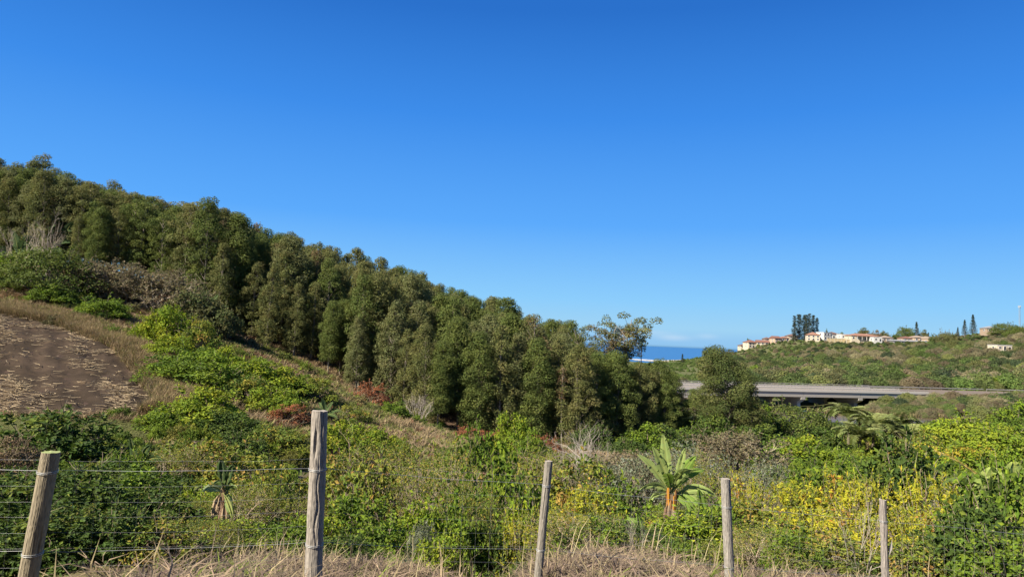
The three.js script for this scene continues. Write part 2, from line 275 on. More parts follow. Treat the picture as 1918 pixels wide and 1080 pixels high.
function gum(seed, { h = 16, low = 0.18, rad = 2.5, clumps = 85, colours = GUM, per = 190, top = 0.42, shape = 0, leaf = [0.30, 0.125], size = 0.86, lean = 0.5, squash = 0.72 }) {
  const r = rng(seed), tr = new Soup(), cr = new Soup(), bend = V((r() - 0.5) * lean, 0, (r() - 0.5) * lean);
  const at = (t) => V(bend.x * t * t * 1.6 + Math.sin(t * 6 + seed) * 0.12, t * h, bend.z * t * t * 1.6 + Math.cos(t * 5 + seed) * 0.12);
  const pts = []; for (let i = 0; i <= 9; i++) pts.push(at(i / 9 * 0.96)); pts[0].y = -0.6; tr.tube(pts, 0.17 * h / 16, 0.03, 7, tint(BARK, r, 0.12, 0.05));
  for (let i = 0; i < clumps; i++) {
    const t = low + (0.985 - low) * ((i + r()) / clumps), u = (t - low) / (1 - low);
    const prof = shape === 1 ? smooth(u, 0.45, 0.8) * Math.sqrt(Math.max(0, 1 - ((u - 0.78) / 0.3) ** 2)) * 1.5 : (u < top ? lerp(0.8, 1, u / top) : Math.max(0.1, 1 - ((u - top) / (1.03 - top)) ** 2.1));
    const a = i * 2.39996 + r() * 1.2, q = rad * prof * (0.25 + 0.75 * Math.sqrt(r())), c = at(t).add(V(Math.cos(a) * q, (r() - 0.5) * 0.5, Math.sin(a) * q)), cs = size * (0.7 + r() * 0.65) * (0.75 + 0.25 * prof);
    if (shape === 1 && prof < 0.06) continue;
    limb(tr, r, at(Math.max(low * 0.5, t - 0.05 - 0.045 * q)), c, 0.045, 0.012, tint(BARK, r, 0.15, 0.05), 3, 0.1);
    clumpLeaves(cr, r, c, cs, Math.round(per * cs * cs * 1.3), leaf[0], leaf[1], colours, { squash, droop: 0.5, out: 0.85, shell: 0.5, up: -0.7 });
  }
  return { stem: tr.geometry(), leaves: cr.geometry(), h, w: rad * 2.4 };
}
// shrub of unit radius: lobes of leaves over a few rising stems
const TWIG = [0.20, 0.155, 0.11];
function shrub(seed, { lobes = 26, per = 260, leaf = [0.085, 0.045], colours, h = 1.25, lobe = 0.32, squash = 0.85, whorl = 0, shell = 0.5, out = 0.75, bare = 0, open = false, droop = 0.1, sprays = 30, twig = TWIG }) {
  const r = rng(seed), st = new Soup(), lf = new Soup();
  for (let i = 0; i < lobes; i++) {
    const a = i * 2.39996 + r(), v = (i + 0.5) / lobes, el = Math.asin(clamp(v, 0, 1)), R = open ? (0.42 + 0.58 * Math.sqrt(r())) * 0.98 : (0.62 + r() * 0.3), low = Math.max(0.12, Math.sin(el));
    const c = V(Math.cos(a) * Math.cos(el) * R, low * h * (open ? 0.45 + r() * 0.48 : 0.62 + r() * 0.2), Math.sin(a) * Math.cos(el) * R), cs = lobe * (0.65 + r() * 0.75);
    limb(st, r, V(c.x * 0.12, -0.08, c.z * 0.12), c, 0.022, 0.006, tint(twig, r, 0.2, 0.06), 3, 0.25);
    if (bare && r() < bare) { for (let k = 0; k < 5; k++) limb(st, r, c, c.clone().add(onSphere(r, 0).multiplyScalar(cs * 1.4)), 0.006, 0.002, tint(twig, r, 0.2, 0.06), 3, 0.2); continue; }
    clumpLeaves(lf, r, c, cs, Math.round(per * cs * cs / (0.1 * (whorl || 1))), leaf[0], leaf[1], colours, { squash, droop, shell, whorl, out, up: -0.55 });
  }
  for (let i = 0; i < sprays; i++) {           // shoots that break the outline
    const d = onSphere(r, 0.05), o = V(d.x * 0.7, d.y * h * 0.72, d.z * 0.7), e = o.clone().add(V(d.x * 0.3, d.y * 0.3 + 0.12, d.z * 0.3).multiplyScalar(0.6 + r() * 0.8)); limb(st, r, o, e, 0.007, 0.003, twig, 3, 0.15);
    for (let k = 0; k < 12; k++) { const p = o.clone().lerp(e, 0.35 + 0.65 * r()); lf.leaf(p, onSphere(r, -0.3), onSphere(r, -0.2), leaf[0] * (0.7 + r() * 0.5), leaf[1], tint(pickTint(colours, r), r)); }
  }
  return { stem: st.geometry(), leaves: lf.geometry(), h: h * 1.02, w: 2.05 };
}
function twigs(seed, { h = 1.3, stems = 16, depth = 4, k = TWIG, spread = 0.9, thick = 0.02, leaves = null, n = 2 }) {
  const r = rng(seed), st = new Soup(), lf = new Soup();
  const grow = (p, d, len, rad, lev) => {
    const q = p.clone().addScaledVector(d, len), m = p.clone().lerp(q, 0.5).add(V((r() - 0.5), (r() - 0.5), (r() - 0.5)).multiplyScalar(len * 0.18)); st.tube([p, m, q], rad, rad * 0.6, 3, tint(k, r, 0.22, 0.06));
    if (leaves && lev <= 1) for (let j = 0; j < 5; j++) lf.leaf(q, onSphere(r, -0.4), onSphere(r), leaves[0] * (0.6 + r() * 0.6), leaves[1], tint(pickTint(leaves[2], r), r));
    if (lev > 0) for (let j = 0; j < n + (r() < 0.5 ? 1 : 0); j++) grow(p.clone().lerp(q, 0.5 + 0.5 * r()), d.clone().add(onSphere(r).multiplyScalar(0.75)).add(V(0, 0.08, 0)).normalize(), len * (0.55 + r() * 0.3), rad * 0.55, lev - 1);
  };
  for (let i = 0; i < stems; i++) { const a = r() * 6.283, s = spread * (0.25 + r() * 0.75); grow(V(Math.cos(a) * 0.12, -0.05, Math.sin(a) * 0.12), V(Math.cos(a) * s, 1 - s * 0.35, Math.sin(a) * s).normalize(), h * (0.38 + r() * 0.18), thick, depth); }
  return { stem: st.geometry(), leaves: leaves ? lf.geometry() : null, h, w: 2.1 };
}
const C = {
  green: [[0.5, [0.105, 0.165, 0.013]], [0.35, [0.155, 0.215, 0.015]], [0.15, [0.07, 0.11, 0.013]]],
  dark: [[0.6, [0.05, 0.085, 0.013]], [0.3, [0.078, 0.12, 0.016]], [0.1, [0.12, 0.155, 0.02]]],
  lime: [[0.5, [0.20, 0.255, 0.014]], [0.35, [0.14, 0.20, 0.014]], [0.15, [0.27, 0.295, 0.02]]],
  yellow: [[0.38, [0.33, 0.325, 0.022]], [0.24, [0.44, 0.39, 0.025]], [0.365, [0.17, 0.2, 0.025]], [0.015, [0.4, 0.2, 0.035]]],
  silver: [[0.6, [0.16, 0.175, 0.10]], [0.25, [0.26, 0.27, 0.19]], [0.15, [0.10, 0.12, 0.05]]],
  mixed: [[0.5, [0.17, 0.20, 0.024]], [0.17, [0.28, 0.25, 0.035]], [0.25, [0.10, 0.145, 0.02]], [0.08, [0.32, 0.21, 0.045]]],
  olive: [[0.5, [0.115, 0.12, 0.04]], [0.3, [0.16, 0.15, 0.055]], [0.2, [0.08, 0.10, 0.03]]],
  rust: [[0.6, [0.30, 0.11, 0.045]], [0.4, [0.20, 0.09, 0.045]]],
  brown: [[0.5, [0.20, 0.14, 0.08]], [0.5, [0.16, 0.13, 0.06]]],
};
const PROTO = {};
const fine = { leaf: [0.112, 0.06], per: 130, lobes: 58, lobe: 0.2, open: true, shell: 0.15, squash: 0.7, sprays: 55 }, coarse = { leaf: [0.10, 0.055], per: 170, lobes: 52, lobe: 0.22, open: true, shell: 0.3, squash: 0.72 };
for (const v of [1, 2, 3]) {
  for (const k of ['green', 'dark', 'lime', 'mixed']) PROTO[k + 'N' + v] = shrub(100 * v + k.length * 7 + k.charCodeAt(0), { ...fine, colours: C[k], bare: k === 'mixed' ? 0.3 : 0.06, per: k === 'mixed' ? 100 : 135 });
  for (const k of ['green', 'dark', 'lime', 'olive', 'mixed', 'rust', 'brown']) if (v < 3) PROTO[k + 'F' + v] = shrub(900 + 100 * v + k.charCodeAt(1), { ...coarse, colours: C[k], bare: k === 'mixed' || k === 'brown' ? 0.3 : k === 'rust' ? 0.5 : 0, sprays: 22 });
  PROTO['yellowN' + v] = shrub(300 + v, { lobes: 50, per: 210, leaf: [0.085, 0.032], colours: C.yellow, whorl: 5, bare: 0.15, sprays: 90, shell: 0.3, lobe: 0.2, open: true });
  PROTO['silverN' + v] = shrub(400 + v, { lobes: 44, per: 190, open: true, leaf: [0.07, 0.03], colours: C.silver, whorl: 3, sprays: 70, lobe: 0.26 });
  PROTO['tieredF' + v] = shrub(500 + v, { lobes: 34, per: 190, leaf: [0.10, 0.05], colours: v === 2 ? [...C.lime.slice(0, 2), [0.15, [0.4, 0.3, 0.03]]] : C.lime, squash: 0.38, lobe: 0.27, shell: 0.3 });
  PROTO['domeF' + v] = shrub(600 + v, { lobes: 44, per: 190, leaf: [0.07, 0.036], colours: v === 2 ? C.olive : [[0.5, [0.075, 0.105, 0.018]], [0.5, [0.11, 0.14, 0.024]]], squash: 0.6, lobe: 0.25, shell: 0.35 });
  PROTO['dryN' + v] = twigs(700 + v, { stems: 26, depth: 4, k: [0.30, 0.235, 0.16], thick: 0.013, leaves: [0.05, 0.02, C.mixed] });
  PROTO['dryF' + v] = twigs(750 + v, { stems: 30, depth: 4, k: [0.33, 0.275, 0.2], thick: 0.018, leaves: [0.075, 0.04, [[0.5, [0.15, 0.135, 0.06]], [0.5, [0.21, 0.165, 0.095]]]] });
  PROTO['saplingN' + v] = twigs(770 + v, { stems: 3 + v, depth: 3, k: [0.27, 0.23, 0.18], thick: 0.016, spread: 0.8 });
  PROTO['bareF' + v] = twigs(800 + v, { stems: 12, depth: 4, k: [0.25, 0.215, 0.18], thick: 0.018, spread: 1 });
}
const VARIANTS = { greenN: 3, darkN: 3, limeN: 3, mixedN: 3, yellowN: 3, silverN: 3, dryN: 3, dryF: 3, saplingN: 3, bareF: 3, tieredF: 3, domeF: 3, greenF: 2, darkF: 2, limeF: 2, oliveF: 2, mixedF: 2, rustF: 2, brownF: 2 };
function plant(name, proto, pos, sx, sy, turn, label, category, group) {
  const o = thing(name, label, category, pos, turn, group); o.scale.set(sx, sy, sx);
  part(category === 'tree' ? 'trunk' : 'stems', proto.stem, barkMat, o); if (proto.leaves) part(category === 'tree' ? 'crown' : 'foliage', proto.leaves, leafMat, o); return o;
}
let turnSeed = rng(4242), variantCount = 0;
// kind, column and top row of the photograph, metres ahead, width in photo pixels, label
function bush(kind, px, top, d, width, label, group, name = 'shrub', category = 'shrub') {
  const proto = PROTO[kind] ?? PROTO[kind + (1 + variantCount++ % VARIANTS[kind])], [x, z] = flat(px, d), g = onGround(x, z), t = W(px, top, d).y;
  const full = d < 40 && kind.endsWith('N') && kind[0] !== 's' ? 1.22 : 1.08, sx = full * width * d / F / proto.w, sy = (t - g.y) / proto.h * (d < 40 ? 1.06 : 1);
  return plant(name, proto, g, sx, clamp(sy, sx * 0.7, sx * 2.2), turnSeed() * 6.28, label, category, group);
}

// ------------------------------------------------------------------ the gum plantation
const GUMS = [];
[GUM, GUM_GREEN, GUM_PALE, GUM, GUM_BROWN, GUM, GUM_PALE, GUM_GREEN, GUM, GUM_PALE, GUM, GUM_GREEN].forEach((colours, i) => GUMS.push(gum(11 + i * 13, { colours, rad: [2.1, 2.8, 2.4, 1.9, 2.5, 2.2, 2.9, 2.4, 2.0, 2.6, 2.8, 2.3][i], low: [0.05, 0.12, 0.04, 0.18, 0.1, 0.06, 0.14, 0.08, 0.03, 0.1, 0.05, 0.2][i], clumps: 84 + (i % 5) * 6, top: 0.2 + (i % 4) * 0.1, size: 0.66 + (i % 4) * 0.1, squash: 0.88 })));
const BROAD = [21, 22, 23].map((n, i) => gum(n * 17, { colours: [GUM_GREEN, GUM, GUM_GREEN][i], low: 0.03, rad: 3.3, clumps: 110, size: 0.9, top: 0.45, squash: 0.8 }));
const TALL = [gum(301, { low: 0.22, rad: 2.4, clumps: 46, colours: GUM_GREEN, top: 0.6 }), gum(302, { low: 0.15, rad: 2.6, clumps: 52, colours: GUM, top: 0.6 })];
const SKYLINE = [[-300, 250], [0, 300], [60, 312], [150, 335], [230, 352], [300, 372], [370, 388], [430, 408], [490, 437], [540, 440], [600, 462], [660, 470], [720, 492], [770, 512], [830, 537], [880, 552], [930, 566], [990, 592], [1060, 604], [1120, 640], [1180, 660], [1240, 690], [1290, 740]];
const edgeAt = (list, x) => { let i = 0; while (i < list.length - 2 && x > list[i + 1][0]) i++; const [a, b] = list[i], [c, d] = list[i + 1]; return lerp(b, d, clamp((x - a) / (c - a), 0, 1)); };
function gumTree(px, d, topRow, label, group, pick, wide = 1) {
  const r = turnSeed, [x, z] = flat(px, d), g = onGround(x, z), t = W(px, topRow, d).y, proto = pick ?? GUMS[Math.floor(r() * GUMS.length)], s = (t - g.y) / proto.h;
  return plant('gum_tree', proto, g, clamp(s, 0.55, 1.25) * wide, s, r() * 6.28, label, 'tree', group);
}
{
  const r = rng(88);
  // front edge of the wood
  const FRONT = [[10, 112, 390], [45, 110, 400], [85, 109, 392], [130, 106, 415], [165, 105, 400], [205, 107, 398], [250, 108, 402], [290, 106, 425], [335, 104, 405], [372, 103, 400], [405, 101, 470], [428, 104, 415],
    [470, 103, 520], [500, 100, 500], [525, 104, 470], [552, 101, 560], [585, 103, 530], [618, 99, 575], [640, 101, 560],
    [672, 97, 610], [700, 99, 560], [735, 97, 590], [762, 95, 620], [800, 92, 610], [828, 91, 640], [862, 93, 600], [900, 92, 625], [940, 92, 610], [975, 94, 630], [1010, 93, 650], [1048, 95, 660], [1085, 93, 680], [1120, 96, 655], [1160, 97, 670], [1200, 99, 690], [1236, 103, 682], [1262, 108, 700]];
  const ORD = 'first second third fourth fifth sixth seventh eighth ninth tenth eleventh twelfth thirteenth fourteenth fifteenth sixteenth seventeenth eighteenth nineteenth twentieth'.split(' '), nth = (i) => i < 20 ? ORD[i] : i < 29 ? 'twenty-' + ORD[i - 20] : i === 29 ? 'thirtieth' : 'thirty-' + ORD[i - 30];
  FRONT.forEach(([px, d, top], i) => gumTree(px, d, top - 14 + (turnSeed() - 0.5) * 40, nth(i) + ' gum tree from the left along the front edge of the plantation', 'gum trees along the front edge of the plantation', px > 200 && px < 340 ? TALL[px % 2] : px > 1070 ? BROAD[i % 3] : undefined, 1.05));
  // the rows behind, climbing to the skyline
  for (let row = 0; row < 9; row++) for (let k = 0; k < 40; k++) {
    const px = -40 + k * 34 + (row % 2) * 17 + (r() - 0.5) * 14, near = px < 440 ? 110 : px < 650 ? 107 : 101, deep = px < 400 ? 16 : 34, d = near + row * deep / 8 + (r() - 0.5) * 3;
    if (px > 1255 || (px > 450 && (row === 3 || row === 5)) || (px > 1090 && row > 5) || (row > 6 && px < 120) || (px > 640 && px < 664 && row < 5) || (px > 180 && px < 300 && r() < 0.3)) continue;
    const sky = edgeAt(SKYLINE, px), last = row > 6 || (px < 400 && row > 5), [x, z] = flat(px, d), g = groundY(x, z), yt = W(px, sky, d).y, h = Math.min(yt - g, 21) * (last ? 0.93 + r() * 0.12 : 0.78 + r() * 0.2);
    if (h < 6) continue;
    const top = sky + (yt - g - h) * F / d;
    gumTree(px, d, top, last ? 'gum tree whose crown shows against the sky along the plantation skyline' : 'gum tree deep in the rows of the plantation behind its front edge', last ? 'gum trees on the plantation skyline' : 'gum trees inside the plantation', px > 100 && px < 360 ? TALL[k % 2] : px > 1100 ? BROAD[k % 3] : undefined, 1.08);
  }
  // trees that stand out
  gumTree(945, 112, 556, 'taller gum with clumpy rounded top standing above the wood at mid slope', null, gum(401, { colours: GUM_GREEN, low: 0.3, rad: 2.4, clumps: 60, size: 0.95 }));
  gumTree(1000, 100, 586, 'browning gum with pale bare trunk showing through its thin crown', null, gum(402, { colours: GUM_BROWN, low: 0.2, rad: 2, clumps: 60, per: 60 }));
  gumTree(1058, 92, 680, 'half-dead thin gum with a tall bare stem and brown leaf tufts', null, gum(403, { colours: [[1, [0.22, 0.14, 0.07]]], low: 0.55, rad: 0.8, clumps: 16, per: 60, size: 0.6 }));
  const FLAT = [gum(411, { h: 15, low: 0.3, rad: 2.3, shape: 1, clumps: 60, colours: GUM, size: 0.55, lean: 2.5 }), gum(412, { h: 15, low: 0.3, rad: 2.1, shape: 1, clumps: 56, colours: GUM_BROWN, size: 0.52, lean: 2.5 })];
  gumTree(1105, 118, 612, 'flat-topped gum with slender bare stems, leftmost of the open-crowned clump before the sea', null, FLAT[0], 1.2);
  gumTree(1132, 116, 600, 'flat-topped gum in the middle of the open-crowned clump before the sea', null, FLAT[1], 1.2);
  gumTree(1158, 115, 588, 'tallest flat-topped gum of the open-crowned clump with sky between its stems', null, FLAT[0], 1.25);
  gumTree(1182, 116, 612, 'flat-topped gum at the right end of the open-crowned clump before the sea', null, FLAT[1], 1.1);
  gumTree(1205, 118, 632, 'small lollipop-shaped gum tip standing alone in front of the sea', null, gum(413, { h: 15, low: 0.82, rad: 0.55, clumps: 7, size: 0.5, per: 120 }), 1.1);
  gumTree(55, 124, 290, 'gum with one small tuft rising above the skyline at far left', null, gum(414, { low: 0.8, rad: 1.1, clumps: 12, size: 0.7, colours: GUM }));
  gumTree(1368, 100, 655, 'large dark gum tree with vines standing alone in front of the bridge', null, gum(415, { h: 14, low: 0.04, rad: 4.4, clumps: 125, size: 1.1, colours: [[0.6, [0.085, 0.11, 0.026]], [0.4, [0.13, 0.14, 0.04]]], top: 0.55, lean: 3 }), 1);
  gumTree(1305, 104, 730, 'smaller dark gum at left foot of the lone tree before the bridge', null, GUMS[1], 1.3);
  gumTree(1410, 98, 722, 'low spreading gum at right foot of the lone tree before the bridge', null, GUMS[5], 1.6);
}

// ------------------------------------------------------------------ shrubs, one by one
for (const a of [
  ['domeF1', 85, 452, 88, 175, 'broad domed dark green tree above the ploughed field'],
  ['greenF', -5, 475, 94, 90, 'green bush at the far left edge above the field'],
  ['greenF', 92, 540, 84, 80, 'bright leafy bush at the foot of the domed tree'],
  ['darkF', 30, 525, 90, 90, 'dark bush left of the domed tree over dry grass'],
  ['greenF', 185, 562, 81, 95, 'green bush on the dry grass bank right of the domed tree'],
  ['dryF', 165, 515, 92, 120, 'brown dry thicket right beside the domed tree'], ['dryF', 225, 500, 93, 120, 'tallest brown dry thicket below the tall trunks'], ['dryF', 290, 512, 92, 130, 'brown dry thicket in the middle below the gums'], ['oliveF', 350, 530, 90, 110, 'olive brown bush below the gums left of the wood corner'],
  ['oliveF', 395, 560, 90, 100, 'olive bush tucked under the first front gums'],
  ['limeF', 315, 568, 72, 110, 'lime green bush at the top of the bush belt'], ['limeF', 275, 585, 72, 70, 'small lime bush at the upper right corner of the field'], ['mixedF', 370, 592, 70, 90, 'mottled yellow-green bush at the top of the bush belt'],
  ['limeF', 325, 622, 66, 100, 'bright lime bush beside the field corner'], ['greenF', 365, 645, 62, 130, 'green bush in the middle of the belt right of the field'], ['limeF', 415, 645, 65, 90, 'round lime bush near the top of the belt'],
  ['greenF', 325, 680, 58, 120, 'green bush hugging the right edge of the field'], ['greenF', 400, 690, 58, 150, 'wide green bush in the middle of the belt'], ['limeF', 480, 678, 63, 130, 'lime bush on the slope below the wood edge'], ['limeF', 540, 700, 65, 110, 'lime bush lying down the slope under the gums'], ['mixedF', 590, 725, 66, 90, 'yellowish bush at the right end of the sloping belt'],
  ['mixedF', 460, 725, 57, 110, 'mottled bush between lime and dark green bushes'], ['limeF', 520, 745, 56, 110, 'lime bush above the rusty patch'],
  ['limeF', 385, 742, 46, 165, 'large glossy bush at the lower end of the belt beside the green strip'], ['greenF', 320, 775, 44, 100, 'green bush at the lower right corner of the field'], ['darkF', 440, 765, 44, 120, 'dark bush at the right foot of the large glossy bush'],
  ['darkF', 455, 808, 38, 110, 'small dark rounded bush left of the tall cracked post'], ['mixedF', 535, 790, 42, 130, 'yellow and orange bush just left of the tall cracked post'], ['rustF', 548, 758, 54, 80, 'rusty red bush left of the post top'],
  ['limeF', 640, 785, 46, 100, 'lime bush right beside the tall cracked post'], ['limeF', 700, 792, 50, 100, 'lime bush on the slope right of the cracked post'], ['limeF', 755, 812, 50, 60, 'small lime bush low on the grassy slope'], ['mixedF', 665, 765, 62, 70, 'thin yellowish bush on the upper slope'], ['rustF', 700, 715, 80, 80, 'faint rusty scrub on the slope under the wood'], ['greenF', 745, 745, 75, 60, 'small green bush on the slope under the wood'],
  ['rustF', 880, 808, 80, 60, 'leftmost rust orange bush at the foot of the wood'], ['rustF', 915, 805, 82, 60, 'second rust orange bush at the foot of the wood'], ['rustF', 950, 806, 82, 60, 'third rust orange bush at the foot of the wood'], ['rustF', 1000, 808, 80, 50, 'rust orange bush right of the bright sapling'], ['rustF', 1035, 815, 80, 50, 'rightmost rust orange bush at the foot of the wood'],
  ['limeF', 968, 768, 70, 80, 'bright yellow-green sapling before the dark wood'], ['greenF', 1005, 805, 66, 70, 'green bush at right foot of the bright sapling'], ['darkF', 1120, 792, 84, 90, 'dark bush at the foot of the wood behind the grey dead shrub'], ['greenF', 1212, 795, 84, 100, 'leafy green bush at the foot of the wood'], ['darkF', 1180, 822, 78, 80, 'low dark bush before the leafy one at the wood foot'], ['darkF', 1255, 790, 90, 110, 'dark bush in the shade at the right end of the wood'],
  ['greenN', 912, 812, 36, 125, 'dark green bush with orange flower heads in mid valley'], ['rustF', 868, 838, 38, 60, 'rusty flower-headed twiggy bush left of the green one in mid valley'], ['rustF', 905, 836, 34.5, 70, 'orange seed heads on the face of the dark green bush'],
  ['darkF', 1345, 770, 92, 100, 'vine-covered dark bush at the foot of the lone gum'], ['greenF', 1300, 790, 95, 100, 'green bush left of the lone gum foot'], ['greenF', 1425, 755, 112, 110, 'bright leafy tree crown right of the lone gum'],
  ['domeF3', 1490, 748, 110, 165, 'round-topped umbrella tree in front of the bridge pier'], ['darkF', 1540, 768, 112, 90, 'dark bush right of the umbrella tree'], ['darkF', 1420, 790, 95, 110, 'dark bush between lone gum and umbrella tree'],
  ['greenF', 1455, 818, 72, 130, 'yellow-green bush below the umbrella tree'], ['limeF', 1505, 812, 72, 130, 'lime bush in the row below the umbrella tree'], ['greenF', 1560, 832, 74, 100, 'soft green bush right of the row below the umbrella tree'], ['darkF', 1535, 790, 92, 110, 'dark green bush at the pond edge'],
  ['silverN', 1300, 838, 38, 130, 'silvery grey-leaved bush behind the wild banana'], ['silverN', 1210, 846, 40, 120, 'silvery bush left of the wild banana'], ['silverN', 1435, 866, 36, 120, 'silvery bush right of the grey post top'], ['silverN', 1370, 862, 38, 90, 'small silvery bush between wild banana and grey post'], ['silverN', 1160, 875, 32, 110, 'dull grey-green bush left of the silvery ones'],
  ['greenN', 1540, 862, 34, 140, 'green bush above the yellow-flowered thicket'], ['darkN', 1690, 832, 34, 175, 'big dark green bush standing over the yellow thicket'], ['greenN', 1615, 850, 50, 110, 'green bush left of the big dark one'], ['greenF', 1655, 842, 66, 90, 'soft green bush under the palms'], ['greenN', 1790, 868, 36, 130, 'green bush right of the big dark one'], ['silverN', 1765, 872, 28, 90, 'pale bluish bush right of the big dark one'],
  ['mixedF', 1725, 800, 76, 110, 'orange and yellow tinged bush by the pond'], ['tieredF', 1800, 772, 84, 170, 'broad lime green tree with tiered foliage right of the pond'], ['tieredF', 1745, 825, 70, 130, 'yellow-leaved tiered bush below the pond'], ['tieredF', 1860, 795, 78, 160, 'lime green tiered tree at the right edge'], ['greenF', 1905, 752, 100, 110, 'bright green tree at the right edge over the tiered tree'], ['tieredF', 1810, 825, 66, 140, 'lime tiered bush in front of the tiered trees'], ['greenF', 1880, 840, 52, 120, 'green bush under the round paddle leaves'],
  // rough thickets on the near bank
  ['dryN', 735, 838, 27, 190, 'grey-tan dry brush in the middle right of the tall post'], ['dryN', 800, 862, 23, 170, 'tangled dry brush right of the tall post'], ['dryN', 845, 878, 20, 160, 'tangled grey brush behind the fence wires'], ['mixedN', 655, 848, 28, 140, 'yellowing scrub just right of the tall post'], ['mixedN', 705, 868, 22, 150, 'reddish yellow scrub under the dry brush'], ['mixedN', 860, 850, 31, 120, 'thin yellow-green scrub in mid valley'], ['dryF', 1200, 868, 44, 160, 'dry grey brush left of the wild banana crown'], ['dryF', 1400, 848, 62, 150, 'tan dry brush on the valley floor right of the wild banana'], ['dryN', 1340, 880, 30, 120, 'dry twiggy brush right behind the wild banana'], ['dryN', 1470, 915, 24, 120, 'dry twiggy brush at the left end of the yellow thicket'], ['dryN', 560, 935, 13.5, 120, 'dry tangled twigs left of the tall post foot'], ['dryN', 900, 930, 15, 120, 'dry twigs among the leaves left of the thin post'], ['dryN', 1010, 852, 38, 150, 'dry tan brush behind the thin leaning post'], ['mixedN', 1000, 880, 26, 120, 'scrub behind the top of the thin leaning post'], ['mixedN', 1110, 866, 32, 150, 'greenish dry scrub below the grey dead shrub'],
  ['mixedN', 390, 838, 30, 160, 'orange-tinged scrub left of the tall post'], ['dryN', 330, 845, 28, 130, 'straw-coloured brush on the bank at left'], ['mixedN', 480, 850, 26, 150, 'yellow scrub directly left of the tall post'], ['dryN', 480, 920, 13, 140, 'dry tangled brush low beside the tall post'], ['mixedN', 530, 880, 18, 120, 'green and yellow scrub against the tall post'],
  ['darkN', 112, 778, 31, 205, 'large dark glossy bush above the leaning left post'], ['brownF', 30, 818, 27, 130, 'reddish brown bush at the left edge'], ['greenN', 250, 838, 24, 90, 'low green bush beside the small banana clump'],
  ['darkN', 215, 872, 18, 190, 'dark leafy scrub behind the leaning left post'], ['darkN', 75, 882, 16, 180, 'leafy scrub left of the leaning post'], ['greenN', 10, 905, 13, 150, 'leafy scrub at the lower left edge'], ['darkN', 160, 925, 13, 190, 'green scrub under the wires right of the leaning post'], ['greenN', 255, 915, 14, 180, 'green scrub between leaning post and wilted banana'], ['darkN', 335, 895, 15, 150, 'dark scrub left of the wilted banana'], ['darkN', 60, 975, 10, 190, 'dark leaves at the lower left corner'], ['darkN', 185, 985, 10, 200, 'low green scrub at the foot of the leaning post'], ['darkN', 300, 975, 10.5, 170, 'dark scrub in the shade under the wires'], ['dryN', 300, 930, 11.5, 110, 'twiggy dry shrub under the wires at left'], ['dryN', 368, 945, 11.5, 120, 'drooping dry twigs left of the wilted banana'], ['darkN', 390, 1000, 10, 110, 'dark low bush under the drooping dry twigs'],
  ['limeN', 400, 915, 14, 120, 'lime leafy bush behind the wilted banana'], ['limeN', 455, 1005, 9.8, 130, 'lime leafy bush in front of the wilted banana'], ['greenN', 545, 985, 11, 120, 'green leafy bush at the foot of the tall post'], ['limeN', 620, 960, 12, 110, 'yellow-green bush right of the tall post foot'], ['greenN', 690, 930, 14, 150, 'dark leafy bush under the dry brush'], ['greenN', 740, 970, 11.5, 130, 'leafy bush right of the tall post foot'], ['darkN', 665, 1010, 10, 110, 'dark low leaves right of the tall post foot'], ['limeN', 800, 945, 13, 120, 'bright leafy bush under the wires'],
  ['greenN', 880, 900, 16, 140, 'leafy green bush left of the thin leaning post'], ['greenN', 960, 880, 18, 150, 'taller leafy bush against the thin leaning post'], ['limeN', 985, 915, 14, 110, 'lime leaves at the thin leaning post'], ['greenN', 870, 945, 13, 120, 'low leafy bush in the gap before the thin post'], ['darkN', 930, 960, 13, 90, 'shaded bush low in the gap before the thin post'],
  ['yellowN', 1110, 915, 16, 150, 'yellow-leaved bush with a few red tips beside the thin post'], ['yellowN', 1060, 945, 14, 120, 'yellow-leaved bush at the foot of the thin post'], ['yellowN', 985, 960, 13, 90, 'small yellow bush left of the thin post'], ['greenN', 1160, 970, 13, 130, 'green bush below the yellow-leaved bush'], ['darkN', 1210, 985, 11, 110, 'dark glossy bush left of the grey post'], ['greenN', 1160, 900, 20, 130, 'leafy bush between thin post and wild banana'],
  ['limeN', 1290, 992, 12, 150, 'yellow-green bush below the wild banana'], ['yellowN', 1245, 975, 13, 100, 'small yellow bush left below the wild banana'], ['greenN', 1345, 940, 16, 110, 'green bush right of the wild banana stem'], ['mixedN', 1400, 935, 16, 120, 'yellow-tipped bush behind the grey post'], ['yellowN', 1400, 900, 20, 110, 'sparse yellow bush right of the grey post top'], ['mixedN', 1420, 990, 11, 110, 'dry yellow scrub at the foot of the grey post'],
  ['yellowN', 1490, 905, 18, 150, 'yellow-flowered bush at the left end of the yellow thicket'], ['yellowN', 1570, 895, 18, 170, 'tall bush at the heart of the yellow thicket'], ['yellowN', 1630, 905, 16, 140, 'yellow bush of the thicket left of the split post'], ['yellowN', 1520, 955, 14, 150, 'lower yellow bush of the thicket at left'], ['yellowN', 1600, 960, 13, 150, 'lower yellow bush of the thicket near the split post'], ['yellowN', 1740, 900, 15.5, 160, 'yellow bush right of the split post'], ['yellowN', 1795, 915, 14.5, 140, 'yellow bush at the right end of the thicket'], ['yellowN', 1710, 960, 12.5, 130, 'lower yellow bush right of the split post'], ['greenN', 1480, 985, 11, 110, 'green scrub under the yellow thicket'], ['mixedN', 1570, 1010, 10.5, 150, 'dry scrub at the foot of the yellow thicket'], ['mixedN', 1700, 1015, 10, 120, 'dry scrub at the foot of the split post'],
